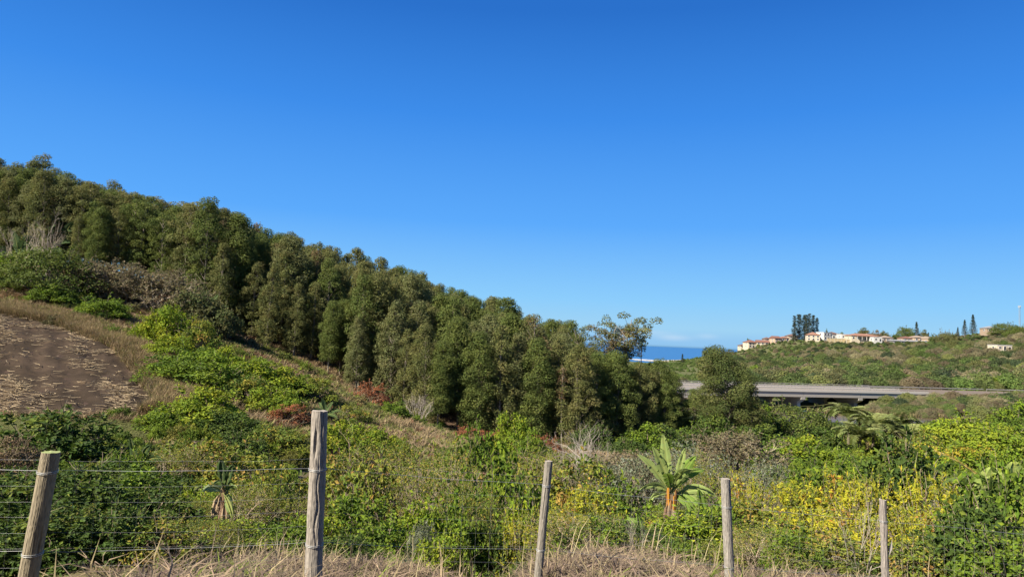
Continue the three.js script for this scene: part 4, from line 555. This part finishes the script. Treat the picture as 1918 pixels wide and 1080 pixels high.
// ------------------------------------------------------------------ highway bridge and road
const box = (w, h, d, x, y, z) => { const g = new THREE.BoxGeometry(w, h, d); g.translate(x, y, z); return g; };
const concreteMap = grainTexture(256, 21, 190, 255, 3);
const concrete = (v) => new THREE.MeshStandardMaterial({ color: new THREE.Color().setRGB(0.34 * v, 0.305 * v, 0.255 * v), roughness: 0.95, map: concreteMap });
const steel = new THREE.MeshPhysicalMaterial({ color: new THREE.Color().setRGB(0.27, 0.25, 0.225), roughness: 0.8, specularIntensity: 0.3 }), asphalt = new THREE.MeshPhysicalMaterial({ color: new THREE.Color().setRGB(0.165, 0.132, 0.105), roughness: 1, specularIntensity: 0.1, map: concreteMap });
{
  const A = V(30, EYE - 11.3, -186), dx = 98, dz = -32, L = Math.hypot(dx, dz), ux = dx / L, uz = dz / L;
  const alongAt = (px) => { const k = ray(px, 640).x; return (k * -A.z - A.x) / (ux + k * uz); };
  const b = thing('highway_bridge', 'long low concrete highway bridge crossing the river valley', 'bridge', A, Math.atan2(-uz, ux));
  const light = concrete(1.75), mid = concrete(1.2), grey = concrete(1.2);
  const piers = [1287, 1396, 1507, 1614].map(alongAt);
  for (const [z0, w] of [[0, 11], [-12.4, 11]]) {
    part('deck_slab', box(L + 8, 0.28, w, L / 2, -0.14, z0 - w / 2), mid, b); part('road_surface', box(L + 8, 0.06, w - 1.6, L / 2, 0.035, z0 - w / 2), asphalt, b);
    for (const e of [z0 - 0.18, z0 - w + 0.18]) { part('parapet', box(L + 8, 0.66, 0.5, L / 2, 0.2, e), light, b); }
    for (let k = 0; k < 5; k++) for (let i = 0; i <= piers.length; i++) { const a = i ? piers[i - 1] : -4, c = i < piers.length ? piers[i] : L + 4; part('girder', box(c - a - 0.12, 1.35, 0.55, (a + c) / 2, -0.96, z0 - 0.42 - k * (w - 0.84) / 4), grey, b); }
    for (const e of [z0 - 0.18, z0 - w + 0.18]) { const rail = part('guard_rail', box(L + 8, 0.16, 0.08, L / 2, 0.98, e), steel, b); for (let i = 0; i <= 44; i++) part('rail_post', RAILPOST(), steel, b).position.set(-3.5 + i * (L + 7) / 44, 0.74, e); }
    for (const px of piers) {
      const s = new THREE.Shape(); s.moveTo(-5.3, 0); s.lineTo(5.3, 0); s.lineTo(5.3, -0.7); s.lineTo(3.4, -1.7); s.lineTo(-3.4, -1.7); s.lineTo(-5.3, -0.7); s.closePath();
      const cap = new THREE.ExtrudeGeometry(s, { depth: 1.5, bevelEnabled: true, bevelSize: 0.05, bevelThickness: 0.05, bevelSegments: 1 }); cap.rotateY(Math.PI / 2); cap.translate(px - 0.75, -1.64, z0 - w / 2); part('pier_cap', cap, mid, b);
      part('pier', box(1.1, 5, 7, px, -5.8, z0 - w / 2), mid, b);
    }
  }
  for (const x of [-3, L + 3.6]) part('abutment', box(1.4, 5, 24.4, x, -2.85, -11.7), mid, b);
  function RAILPOST() { return RAILPOST.g ??= new THREE.BoxGeometry(0.1, 0.5, 0.1); }
  const pos = [], idx = [], pts = ROAD.slice(2), uv = [];
  pts.forEach(([x, z], i) => { const [px, pz] = pts[Math.max(i - 1, 0)], [qx, qz] = pts[Math.min(i + 1, pts.length - 1)], l = Math.hypot(qx - px, qz - pz), nx = (qz - pz) / l, nz = -(qx - px) / l; pos.push(x, EYE - 11.32, z, x + nx * 23.4, EYE - 11.28, z + nz * 23.4); uv.push(0, i * 20, 8, i * 20); if (i) { const a = 2 * i - 2; idx.push(a, a + 2, a + 3, a, a + 3, a + 1); } });
  const g = new THREE.BufferGeometry(); g.setAttribute('position', new THREE.Float32BufferAttribute(pos, 3)); g.setAttribute('uv', new THREE.Float32BufferAttribute(uv, 2)); g.setIndex(idx); g.computeVertexNormals(); const rm = asphalt.clone(); rm.side = THREE.DoubleSide; structure('road', g, rm);
  const far = thing('crash_barrier', 'long steel crash barrier along the far side of the highway', 'barrier', V(0, 0, 0));
  for (let i = 0; i < pts.length - 1; i++) { const [x0, z0] = pts[i], [x1, z1] = pts[i + 1], l = Math.hypot(x1 - x0, z1 - z0), nx = (z1 - z0) / l, nz = -(x1 - x0) / l, m = part('rail', new THREE.BoxGeometry(l + 0.3, 0.32, 0.08), steel, far); m.position.set((x0 + x1) / 2 + nx * 23.4, EYE - 10.6, (z0 + z1) / 2 + nz * 23.4); m.rotation.y = Math.atan2(-(z1 - z0), x1 - x0); for (let k = 0; k < l / 5; k++) { const p = part('rail_post', RAILPOST(), steel, far), t = k * 5 / l; p.position.set(lerp(x0, x1, t) + nx * 23.5, EYE - 10.95, lerp(z0, z1, t) + nz * 23.5); p.scale.y = 1.6; } }
}

// ------------------------------------------------------------------ houses on the ridge
const paint = { white: plain(0.43, 0.41, 0.37), cream: plain(0.42, 0.355, 0.255), peach: plain(0.34, 0.245, 0.165), tan: plain(0.25, 0.185, 0.125), yellow: plain(0.36, 0.28, 0.155), grey: plain(0.21, 0.2, 0.185) };
const tile = { red: plain(0.15, 0.07, 0.048), orange: plain(0.21, 0.105, 0.066), brown: plain(0.12, 0.072, 0.056), tan: plain(0.23, 0.175, 0.13), grey: plain(0.19, 0.185, 0.185), white: plain(0.42, 0.42, 0.42) };
const glass = new THREE.MeshPhysicalMaterial({ color: new THREE.Color().setRGB(0.03, 0.035, 0.045), roughness: 0.08 }), frameMat = plain(0.75, 0.73, 0.7);
function roofGeometry(w, h, d, hip) {
  const o = 0.5, W2 = w / 2 + o, D2 = d / 2 + o, r = hip ? Math.max(0.2, W2 - D2) : W2, P = [[-W2, 0, D2], [W2, 0, D2], [W2, 0, -D2], [-W2, 0, -D2], [-r, h, 0], [r, h, 0], [-W2, -0.22, D2], [W2, -0.22, D2], [W2, -0.22, -D2], [-W2, -0.22, -D2]].map((p) => V(...p)), T = [[0, 1, 5], [0, 5, 4], [2, 3, 4], [2, 4, 5], [1, 2, 5], [3, 0, 4], [6, 7, 1], [6, 1, 0], [7, 8, 2], [7, 2, 1], [8, 9, 3], [8, 3, 2], [9, 6, 0], [9, 0, 3], [6, 9, 8], [6, 8, 7]];
  const s = new Soup(); for (const t of T) s.tri(P[t[0]], P[t[1]], P[t[2]], [1, 1, 1]); const g = s.geometry(); g.deleteAttribute('color'); return g;
}
function house(px0, px1, top, base, d, label, { wall = 'cream', roof = 'red', style = 'hip', storeys = 1, yaw = 0, deep = 9, win = 1.3, porch = false } = {}) {
  const c = W((px0 + px1) / 2, base, d), w = (px1 - px0) * d / F, h = (base - top) * d / F, rh = style === 'flat' ? 0 : Math.min(h * 0.36, 2.6), wh = h - rh, o = thing('house', label, 'house', c, yaw);
  part('wall', box(w, wh + 3, deep, 0, (wh - 3) / 2, 0), paint[wall], o);
  if (style === 'flat') part('roof', box(w + 0.3, 0.25, deep + 0.3, 0, wh + 0.125, 0), tile[roof], o); else { const rf = part('roof', roofGeometry(w, rh, deep, style === 'hip'), tile[roof], o); rf.position.y = wh + 0.222; if (w > 16) part('chimney', box(0.8, 1.4, 0.8, w * 0.2, rh * 0.8, -0.8), paint[wall], rf); }
  const n = Math.max(2, Math.floor(w / 2.9)), sh = wh / storeys;
  const opening = (x, y, ww, hh, z, ry, name = 'window') => { const f = part(name, new THREE.BoxGeometry(ww + 0.2, hh + 0.2, 0.12), frameMat, o); f.position.set(x, y, z); f.rotation.y = ry; const p = part('pane', new THREE.BoxGeometry(ww, hh, 0.06), glass, f); p.position.z = 0.05; };
  for (let s = 0; s < storeys; s++) for (let i = 0; i < n; i++) { const door = s === 0 && i === Math.floor(n / 2), x = (i + 0.5) / n * w - w / 2, hh = Math.min(win, sh * 0.55); opening(x, door ? Math.min(1.1, sh * 0.42) : s * sh + sh * 0.5, door ? 1.4 : 1.4, door ? Math.min(2.1, sh * 0.8) : hh, deep / 2 + 0.05, 0, door ? 'door' : 'window'); }
  for (let s = 0; s < storeys; s++) for (const sd of [-1, 1]) opening(sd * (w / 2 + 0.05), s * sh + sh * 0.5, 1.2, Math.min(win, sh * 0.5), 0.8, sd * Math.PI / 2);
  if (porch) { part('porch_roof', box(w * 0.7, 0.18, 2.6, 0, sh * 0.92, deep / 2 + 1.3), tile[roof], o); for (let i = 0; i < 5; i++) part('porch_column', box(0.3, sh * 0.9, 0.3, (i - 2) * w * 0.165, sh * 0.45, deep / 2 + 2.4), paint.white, o); }
  return o;
}
for (const a of [
  [1385, 1397, 644.5, 652, 640, 'low brown-roofed building at the left tip of the ridge', { roof: 'brown' }],
  [1396, 1415, 636.5, 650, 625, 'cream two-storey house at the left end of the ridge', { storeys: 2, roof: 'red', yaw: 0.25 }],
  [1417, 1438, 637, 649, 622, 'cream double house with red roof, second from the left', { storeys: 2, style: 'gable', yaw: -0.2 }],
  [1431, 1441, 631.5, 640, 640, 'small dark-roofed house peeping over the second house', { roof: 'brown', wall: 'tan' }],
  [1446, 1459, 629.5, 641, 618, 'pinkish house left of the red-roofed one on the ridge', { storeys: 2, wall: 'peach', style: 'gable', yaw: 0.2 }],
  [1460, 1475, 630, 638.5, 622, 'wide red-roofed house left of the tall pines', { roof: 'orange', wall: 'tan' }],
  [1474, 1491, 625.5, 637, 630, 'brown-roofed house half behind the tall pines', { storeys: 2, roof: 'brown', wall: 'cream' }],
  [1511, 1534, 622, 637.5, 605, 'large white two-storey house right of the tall pines', { storeys: 2, roof: 'orange', wall: 'cream', yaw: -0.3, deep: 12 }],
  [1534, 1554, 622.5, 636, 612, 'white flat-fronted wing beside the large white house', { storeys: 2, wall: 'white', style: 'flat', roof: 'white', yaw: 0.35 }],
  [1548, 1568, 621.5, 633, 628, 'long red-roofed house behind the white wing', { roof: 'brown', wall: 'white' }],
  [1572, 1585, 626, 634.5, 598, 'small white box house left of the veranda house', { wall: 'white', style: 'flat', roof: 'white' }],
  [1589, 1640, 625, 637, 588, 'long cream veranda house with orange tiled hip roof', { roof: 'orange', wall: 'cream', porch: true, deep: 12 }],
  [1632, 1648, 631.5, 639, 578, 'small white outbuilding below the veranda house', { wall: 'white', style: 'flat', roof: 'white' }],
  [1648, 1668, 629, 639, 582, 'tan brick house right of the veranda house', { wall: 'tan', roof: 'tan' }],
  [1668, 1702, 636.5, 643, 570, 'long grey-roofed house, left one of the two', { roof: 'grey', wall: 'grey', style: 'gable' }],
  [1703, 1731, 637.5, 644, 568, 'long grey-roofed house, right one of the two', { roof: 'grey', wall: 'grey', style: 'gable' }],
  [1687, 1707, 630, 640, 582, 'peach house with red roof behind the grey roofs', { wall: 'peach', roof: 'red' }],
  [1706, 1729, 628.5, 639, 580, 'house with broad pale tan roof behind the grey roofs', { wall: 'peach', roof: 'tan', deep: 12 }],
  [1731, 1752, 630.5, 643, 572, 'peach house at the right end of the village row', { wall: 'peach', roof: 'tan', style: 'gable', yaw: 0.3 }],
  [1860, 1887, 646.5, 655, 430, 'pale flat-roofed building alone on the right hillside', { wall: 'cream', style: 'flat', roof: 'white', win: 1 }],
  [1843, 1866, 611, 622, 560, 'grey-roofed house on the hilltop at right', { wall: 'tan', roof: 'grey', style: 'hip' }],
]) house(...a);
{ // terrace walls below the veranda house
  for (const [x0, x1, top, bot, d, label] of [[1586, 1622, 636.5, 641, 584, 'yellow garden wall below the veranda house'], [1550, 1590, 634, 638.5, 592, 'tan terrace wall left of the veranda house']]) { const c = W((x0 + x1) / 2, bot, d), w = (x1 - x0) * d / F, h = (bot - top) * d / F, o = thing('garden_wall', label, 'wall', c); part('wall_face', box(w, h + 2.5, 0.3, 0, (h - 2.5) / 2, 0), paint.yellow, o); part('coping', box(w + 0.1, 0.15, 0.5, 0, h + 0.075, 0), paint.cream, o); for (let i = 0; i <= 6; i++) part('pillar', box(0.45, h + 2.8, 0.45, (i / 6 - 0.5) * w, (h - 2.2) / 2, 0), paint.cream, o); }
}
function norfolk(seed, rad, top) {
  const r = rng(seed), tr = new Soup(), cr = new Soup(), h = 25, k = [[0.6, [0.032, 0.05, 0.026]], [0.4, [0.045, 0.06, 0.03]]]; tr.tube([V(0, -1, 0), V(0.1, h * 0.5, 0), V(0, h * 0.98, 0)], 0.42, 0.06, 7, [0.16, 0.13, 0.1]);
  for (let i = 0; i < 30; i++) { const t = 0.08 + 0.91 * i / 30, R = rad * (top ? (1 - t) * 1.25 + 0.1 : (0.5 + 0.55 * Math.abs(Math.sin(t * 6 + seed * 2.1))) * Math.pow(1 - t, 0.25)) * (0.8 + r() * 0.4); for (let b = 0; b < 7; b++) { const a = b * 0.9 + i * 1.3 + r() * 0.4; if (r() < 0.24) continue; const e = V(Math.cos(a) * R, t * h + R * 0.18, Math.sin(a) * R); limb(tr, r, V(0, t * h, 0), e, 0.06, 0.02, [0.16, 0.13, 0.1], 3, 0.06); for (let q = 0; q < 4; q++) clumpLeaves(cr, r, V(0, t * h, 0).lerp(e, 0.35 + q * 0.2), 0.42 + 0.1 * r(), 9, 0.55, 0.2, k, { squash: 0.6, shell: 0.2 }); } }
  return { stem: tr.geometry(), leaves: cr.geometry(), h, w: rad * 2 };
}
{
  const kinds = [norfolk(1, 2.6), norfolk(2, 3.4), norfolk(3, 3), norfolk(4, 3.4, true)];
  const ord = ['leftmost tall column pine beside the white house', 'broadest of the tall column pines, second from left', 'third tall column pine from the left on the ridge', 'tallest tip among the column pines, fourth from left', 'fifth tall column pine from the left on the ridge', 'rightmost tall column pine over the white house roof', 'slim column pine between third and fourth of the tall row'];
  [[1488, 590, 637, 1], [1497, 587.5, 639, 1.35], [1507, 588.5, 637, 1], [1516, 586, 636, 1.1], [1523.5, 589, 635, 1], [1530.5, 594, 634, 0.95], [1510.5, 588, 637, 0.8]].forEach(([px, top, base, wd], i) => { const d = 618 + (i % 3) * 5, g = W(px, base + 3, d), h = W(px, top, d).y - g.y; plant('column_pine', kinds[i % 3], g, h / 25 * wd, h / 25, i, ord[i], 'tree'); });
  for (const [px, top, base, d, label] of [[1717.5, 602, 634, 590, 'pointed pine beside the flat-topped tree in the village'], [1808, 598, 626, 540, 'shorter of the two pointed pines on the right ridge'], [1823.5, 588, 624, 545, 'taller of the two pointed pines on the right ridge'], [1795, 612, 628, 545, 'small pointed pine left of the two on the right ridge'], [1278, 662, 685, 700, 'lone pointed pine by the beach'], [1740, 622, 640, 590, 'small pointed pine at the right end of the village']]) { const g = W(px, base + 4, d), h = W(px, top, d).y - g.y; plant('pointed_pine', kinds[3], g, h / 25 * 1.15, h / 25, px, label, 'tree'); }
  const ridge = (kind, px, top, base, d, wpx, label) => { const p = PROTO[kind], g = W(px, base + 3, d), h = W(px, top, d).y - g.y; plant('ridge_tree', p, g, wpx * d / F / p.w, h / p.h, px, label, 'tree'); };
  for (const a of [['domeF1', 1696, 609, 634, 595, 42, 'wide flat-topped dark tree in the village'], ['darkF1', 1706, 620, 640, 592, 28, 'dark rounded tree under the flat-topped tree'], ['oliveF1', 1617, 614, 634, 605, 32, 'olive tree rising behind the veranda house'], ['brownF1', 1641, 617, 634, 606, 24, 'reddish thin tree behind the village'], ['oliveF2', 1658, 617.5, 634, 606, 22, 'olive tree right of the reddish one behind the village'], ['darkF2', 1678, 624, 640, 600, 20, 'dark bush left of the flat-topped tree'], ['oliveF1', 1731, 618, 640, 588, 24, 'pale olive tree right of the pointed village pine'], ['darkF1', 1576, 621, 634, 615, 18, 'dark bush behind the small white box house'], ['domeF2', 1770, 615, 645, 560, 46, 'tall olive thicket tree at the right end of the village'], ['oliveF2', 1788, 620, 645, 552, 34, 'olive tree beside the tall thicket'], ['darkF2', 1750, 626, 645, 565, 26, 'dark tree right of the last peach house'], ['domeF1', 1880, 602, 625, 545, 50, 'dark rounded trees on the hilltop before the mast'], ['domeF3', 1905, 603, 640, 520, 50, 'dark tree at the right edge of the hilltop'], ['darkF1', 1402, 632.5, 645, 655, 9, 'dark tree over the leftmost cream house'], ['greenF1', 1420, 645, 655, 615, 10, 'small round bush before the double house'], ['darkF2', 1549, 615, 632, 632, 6, 'slim dark tree behind the white wing'], ['darkF1', 1520, 676, 694, 440, 34, 'dark round tree in the middle of the far hillside'], ['darkF2', 1470, 688, 716, 300, 60, 'dark tree near the highway left of the hillside middle'], ['greenF1', 1420, 686, 716, 310, 70, 'green tree by the highway at the foot of the hillside'], ['oliveF2', 1380, 676, 705, 380, 70, 'olive tree mass at the left foot of the hillside'], ['greenF2', 1510, 694, 716, 290, 60, 'green bush tree by the highway under the large white house'], ['darkF1', 1558, 699, 718, 280, 40, 'dark bush by the highway at mid bridge'], ['oliveF1', 1640, 698, 718, 280, 50, 'olive bush by the highway right of mid bridge'], ['darkF2', 1672, 680, 697, 380, 30, 'grey-green branching tree on the far hillside'], ['darkF1', 1706, 660, 674, 470, 18, 'small dark bush high on the far hillside'], ['darkF2', 1810, 666, 680, 420, 24, 'small dark round bush on the grassy right hillside'], ['darkF1', 1850, 676, 688, 400, 20, 'small dark bush right of the round one on the hillside'], ['greenF1', 1700, 702, 719, 275, 44, 'green bush by the highway before the right hillside'], ['greenF2', 1865, 700, 718, 270, 44, 'bright green bush by the highway at right'], ['brownF1', 1790, 698, 718, 275, 60, 'brownish bush by the highway at right'], ['brownF2', 1755, 690, 712, 300, 60, 'reddish brown thicket over the highway'], ['oliveF1', 1370, 655, 672, 640, 50, 'olive tree at the left foot of the ridge'], ['darkF1', 1322, 664, 690, 640, 50, 'grey-green tree mass by the beach']]) ridge(...a);
  const mb = W(1911, 606, 640), mh = W(1911, 572, 640).y - mb.y, m = thing('radio_mast', 'thin lattice radio mast on the hilltop at the right edge', 'mast', mb), leg = new THREE.CylinderGeometry(0.07, 0.09, mh + 4, 6);
  for (let i = 0; i < 3; i++) { const a = i * 2.094; part('leg', leg, steel, m).position.set(Math.cos(a) * 0.6, (mh - 4) / 2, Math.sin(a) * 0.6); }
  for (let k = 0; k < 14; k++) part('brace_ring', new THREE.TorusGeometry(0.6, 0.05, 4, 3), steel, m).position.set(0, k * mh / 14, 0); m.children.slice(3).forEach((c) => { c.rotation.x = Math.PI / 2; });
  for (let i = 0; i < 3; i++) { const a = i * 2.094; part('antenna', new THREE.BoxGeometry(0.35, 2, 0.2), paint.white, m).position.set(Math.cos(a) * 0.95, mh - 1.1, Math.sin(a) * 0.95); }
}

// ------------------------------------------------------------------ fence
{
  const woodTex = (() => { const n = 256, d = new Uint8Array(n * n * 4); for (let y = 0; y < n; y++) for (let x = 0; x < n; x++) { const u = x / n * 6.2832, g = noise(Math.cos(u) * 9, Math.sin(u) * 9, y * 0.012) * 0.5 + noise(Math.cos(u) * 26, Math.sin(u) * 26, y * 0.03) * 0.4 + noise(Math.cos(u) * 3, Math.sin(u) * 3, y * 0.05) * 0.35, k = clamp(188 + g * 150, 50, 255), o = (y * n + x) * 4; d[o] = k; d[o + 1] = k * 0.985; d[o + 2] = k * 0.96; d[o + 3] = 255; } const t = new THREE.DataTexture(d, n, n); t.wrapS = t.wrapT = THREE.RepeatWrapping; t.magFilter = THREE.LinearFilter; t.needsUpdate = true; return t; })();
  const fence = thing('wire_fence', 'sagging wire mesh fence on weathered wooden posts across the foreground', 'fence', V(0, 0, 0));
  // [top column, top row, column where it leaves the picture, metres ahead, width in photo pixels, colour, cracks]
  const POSTS = [[95, 846, 52, 5.5, 32, [0.29, 0.24, 0.16], 4, 'leaning round post with smooth greenish top'], [599, 769, 586, 6, 30, [0.335, 0.295, 0.25], 8, 'tall thick cracked grey post'], [1028, 863, 1008, 7, 15, [0.29, 0.26, 0.215], 4, 'thin grey post leaning right'], [1359, 896, 1367, 7.5, 17.5, [0.32, 0.29, 0.25], 5, 'short round grey post'], [1654, 936, 1659, 8, 12.5, [0.33, 0.29, 0.255], 9, 'split weathered post with a torn sliver']], ends = [];
  POSTS.forEach(([tx, ty, bx, d, wpx, k, cracks, label], pi) => {
    const top = W(tx, ty, d), low = W(bx, 1080, d), dir = top.clone().sub(low), t = (top.y - groundY(top.x, top.z)) / dir.y, foot = top.clone().addScaledVector(dir, -t - 0.3 / dir.y), len = top.distanceTo(foot), R = wpx * d / F / 2;
    const ns = 72, nh = 110, pos = [], uv = [], idx = [], r = rng(60 + pi), cr = []; for (let i = 0; i < cracks; i++) cr.push([r() * 6.28, r() * 0.75, 0.12 + r() * 0.3, 0.05 + r() * 0.09, 0.1 + r() * 0.12]);
    if (pi === 1) cr.push([1.75, 0.80, 0.13, 0.16, 0.32], [1.2, 0.55, 0.25, 0.08, 0.14]);
    for (let j = 0; j <= nh; j++) for (let i = 0; i <= ns; i++) {
      const a = (i % ns) / ns * 6.2832, v = j / nh; let q = R * (1 + 0.07 * (0.5 - v)) * (1 + 0.035 * noise(Math.cos(a) * 1.6, Math.sin(a) * 1.6, v * 5 + pi * 9) + 0.03 * noise(Math.cos(a) * 9, Math.sin(a) * 9, v * 3 + pi) + (pi === 1 ? 0.09 : pi === 4 ? 0.22 : 0.02) * noise(Math.cos(a) * 1.4, Math.sin(a) * 1.4, v * 9 + pi * 3));
      for (const [ca_, v0, vl, wd, dp] of cr) { let da = Math.abs(((a - ca_ - 0.25 * noise(v * 12, ca_) + 9.4248) % 6.2832) - 3.1416); if (v > v0 && v < v0 + vl) q *= 1 - dp * Math.exp(-((da / wd) ** 2)) * Math.sin(Math.PI * (v - v0) / vl) ** 0.5; }
      if (j > nh - 2) q *= 0.985; const p = foot.clone().lerp(top, v); pos.push(p.x + Math.cos(a) * q, p.y + (j === nh ? noise(Math.cos(a) * 1.5, Math.sin(a) * 1.5, pi) * R * (pi === 4 ? 0.9 : 0.12) : 0), p.z + Math.sin(a) * q); uv.push(i / ns, v * len / 0.5);
    }
    for (let j = 0; j < nh; j++) for (let i = 0; i < ns; i++) { const a = j * (ns + 1) + i, c = a + ns + 1; idx.push(a, c, c + 1, a, c + 1, a + 1); }
    const g = new THREE.BufferGeometry(); g.setAttribute('position', new THREE.Float32BufferAttribute(pos, 3)); g.setAttribute('uv', new THREE.Float32BufferAttribute(uv, 2)); g.setIndex(idx); g.computeVertexNormals();
    const wm = new THREE.MeshStandardMaterial({ color: new THREE.Color().setRGB(k[0] * 0.95, k[1] * 0.95, k[2] * 0.95), map: woodTex, bumpMap: woodTex, bumpScale: 0.01, roughness: 0.95 });
    const post = part('post', g, wm, fence, label);
    const cs = new Soup(), cc = pi === 0 ? [0.22, 0.25, 0.10] : [0.27, 0.235, 0.19]; for (let i = 0; i < ns; i++) { const o = (nh * (ns + 1) + i) * 3; cs.tri(top.clone().add(V(0, 0.003, 0)), V(pos[o + 3], pos[o + 4], pos[o + 5]), V(pos[o], pos[o + 1], pos[o + 2]), tint(cc, r, 0.1, 0.05)); } part('sawn_top', cs.geometry(), barkMat, post);
    if (pi === 4) { const sl = new Soup(); sl.leaf(top.clone().lerp(foot, 0.42).add(V(R * 0.8, 0, 0.03)), V(0.16, 1, 0.05).normalize(), V(0.3, 0, 1), 0.2, 0.05, [0.5, 0.45, 0.38], 0.1); part('torn_sliver', sl.geometry(), dryMat, post); }
    ends.push({ top, foot, R, d });
  });
  const wireMat = new THREE.MeshStandardMaterial({ color: new THREE.Color().setRGB(0.4, 0.4, 0.39), roughness: 0.5, metalness: 0.5 });
  const at = (i, drop) => { const e = ends[i], dir = e.foot.clone().sub(e.top).normalize(); return e.top.clone().addScaledVector(dir, drop / -dir.y).add(V(0, 0, -e.R - 0.004)); };
  // wire heights below the eye at each post, from the photograph
  const L0 = ends.map((e, i) => EYE - [1.17, 1.16, 1.42, 1.66, 1.86][i]);
  const left = at(0, 0).add(V(-2.6, 0, 0.2)), right = at(4, 0).add(V(3, 0, -0.8)), cols = [{ x: left.x, z: left.z, y: L0[0] + 0.01 }, ...ends.map((e, i) => { const p = at(i, e.top.y - L0[i]); return { x: p.x, z: p.z, y: L0[i] }; }), { x: right.x, z: right.z, y: L0[4] - 0.3 }];
  const span = (k, drop, sag) => { const a = cols[k], b = cols[k + 1], pts = []; for (let i = 0; i <= 14; i++) { const t = i / 14; pts.push(V(lerp(a.x, b.x, t), lerp(a.y, b.y, t) - drop - sag * 4 * t * (1 - t) + noise(t * 3, k * 7 + drop * 20) * 0.012, lerp(a.z, b.z, t))); } return pts; };
  const wire = (pts, rad, name) => part(name, new THREE.TubeGeometry(new THREE.CatmullRomCurve3(pts), 40, rad, 5), wireMat, fence);
  for (let k = 0; k < 6; k++) { wire(span(k, 0, 0.01), 0.0015, 'strand_wire'); wire(span(k, 0.62, 0.015), 0.0014, 'strand_wire'); }
  const netG = []; for (let k = 0; k < 6; k++) {
    const rows = [-0.08, 0.12, 0.24, 0.36, 0.48, 0.6, 0.74, 0.9], lines = rows.map((q) => span(k, q, 0.02)); for (const l of lines) netG.push(new THREE.TubeGeometry(new THREE.CatmullRomCurve3(l), 20, 0.00055, 3));
    const a = cols[k], b = cols[k + 1], n = Math.round(Math.hypot(b.x - a.x, b.z - a.z) / 0.15); for (let i = 1; i < n; i++) { const t = i / n * 14, q = Math.min(13, Math.floor(t)), pts = lines.map((l) => l[q].clone().lerp(l[q + 1], t - q)); netG.push(new THREE.TubeGeometry(new THREE.CatmullRomCurve3(pts), 14, 0.0005, 3)); }
  }
  const net = part('wire_mesh', mergeGeometries(netG), wireMat, fence); net.userData.kind = 'stuff';
  for (let i = 0; i < 5; i++) for (const drop of [0, 0.62]) for (const e of [0, 0.012]) { const p = ends[i], c = at(i, p.top.y - L0[i] + drop).add(V(0, e, p.R + 0.004)), t = new THREE.TorusGeometry(p.R * 1.06, 0.0022, 5, 28); t.rotateX(Math.PI / 2 + 0.08); part('wire_tie', t, wireMat, fence).position.copy(c); }
}

scene.traverse((o) => { if (o.isMesh) { o.castShadow = true; o.receiveShadow = true; } });
renderer.render(scene, camera);
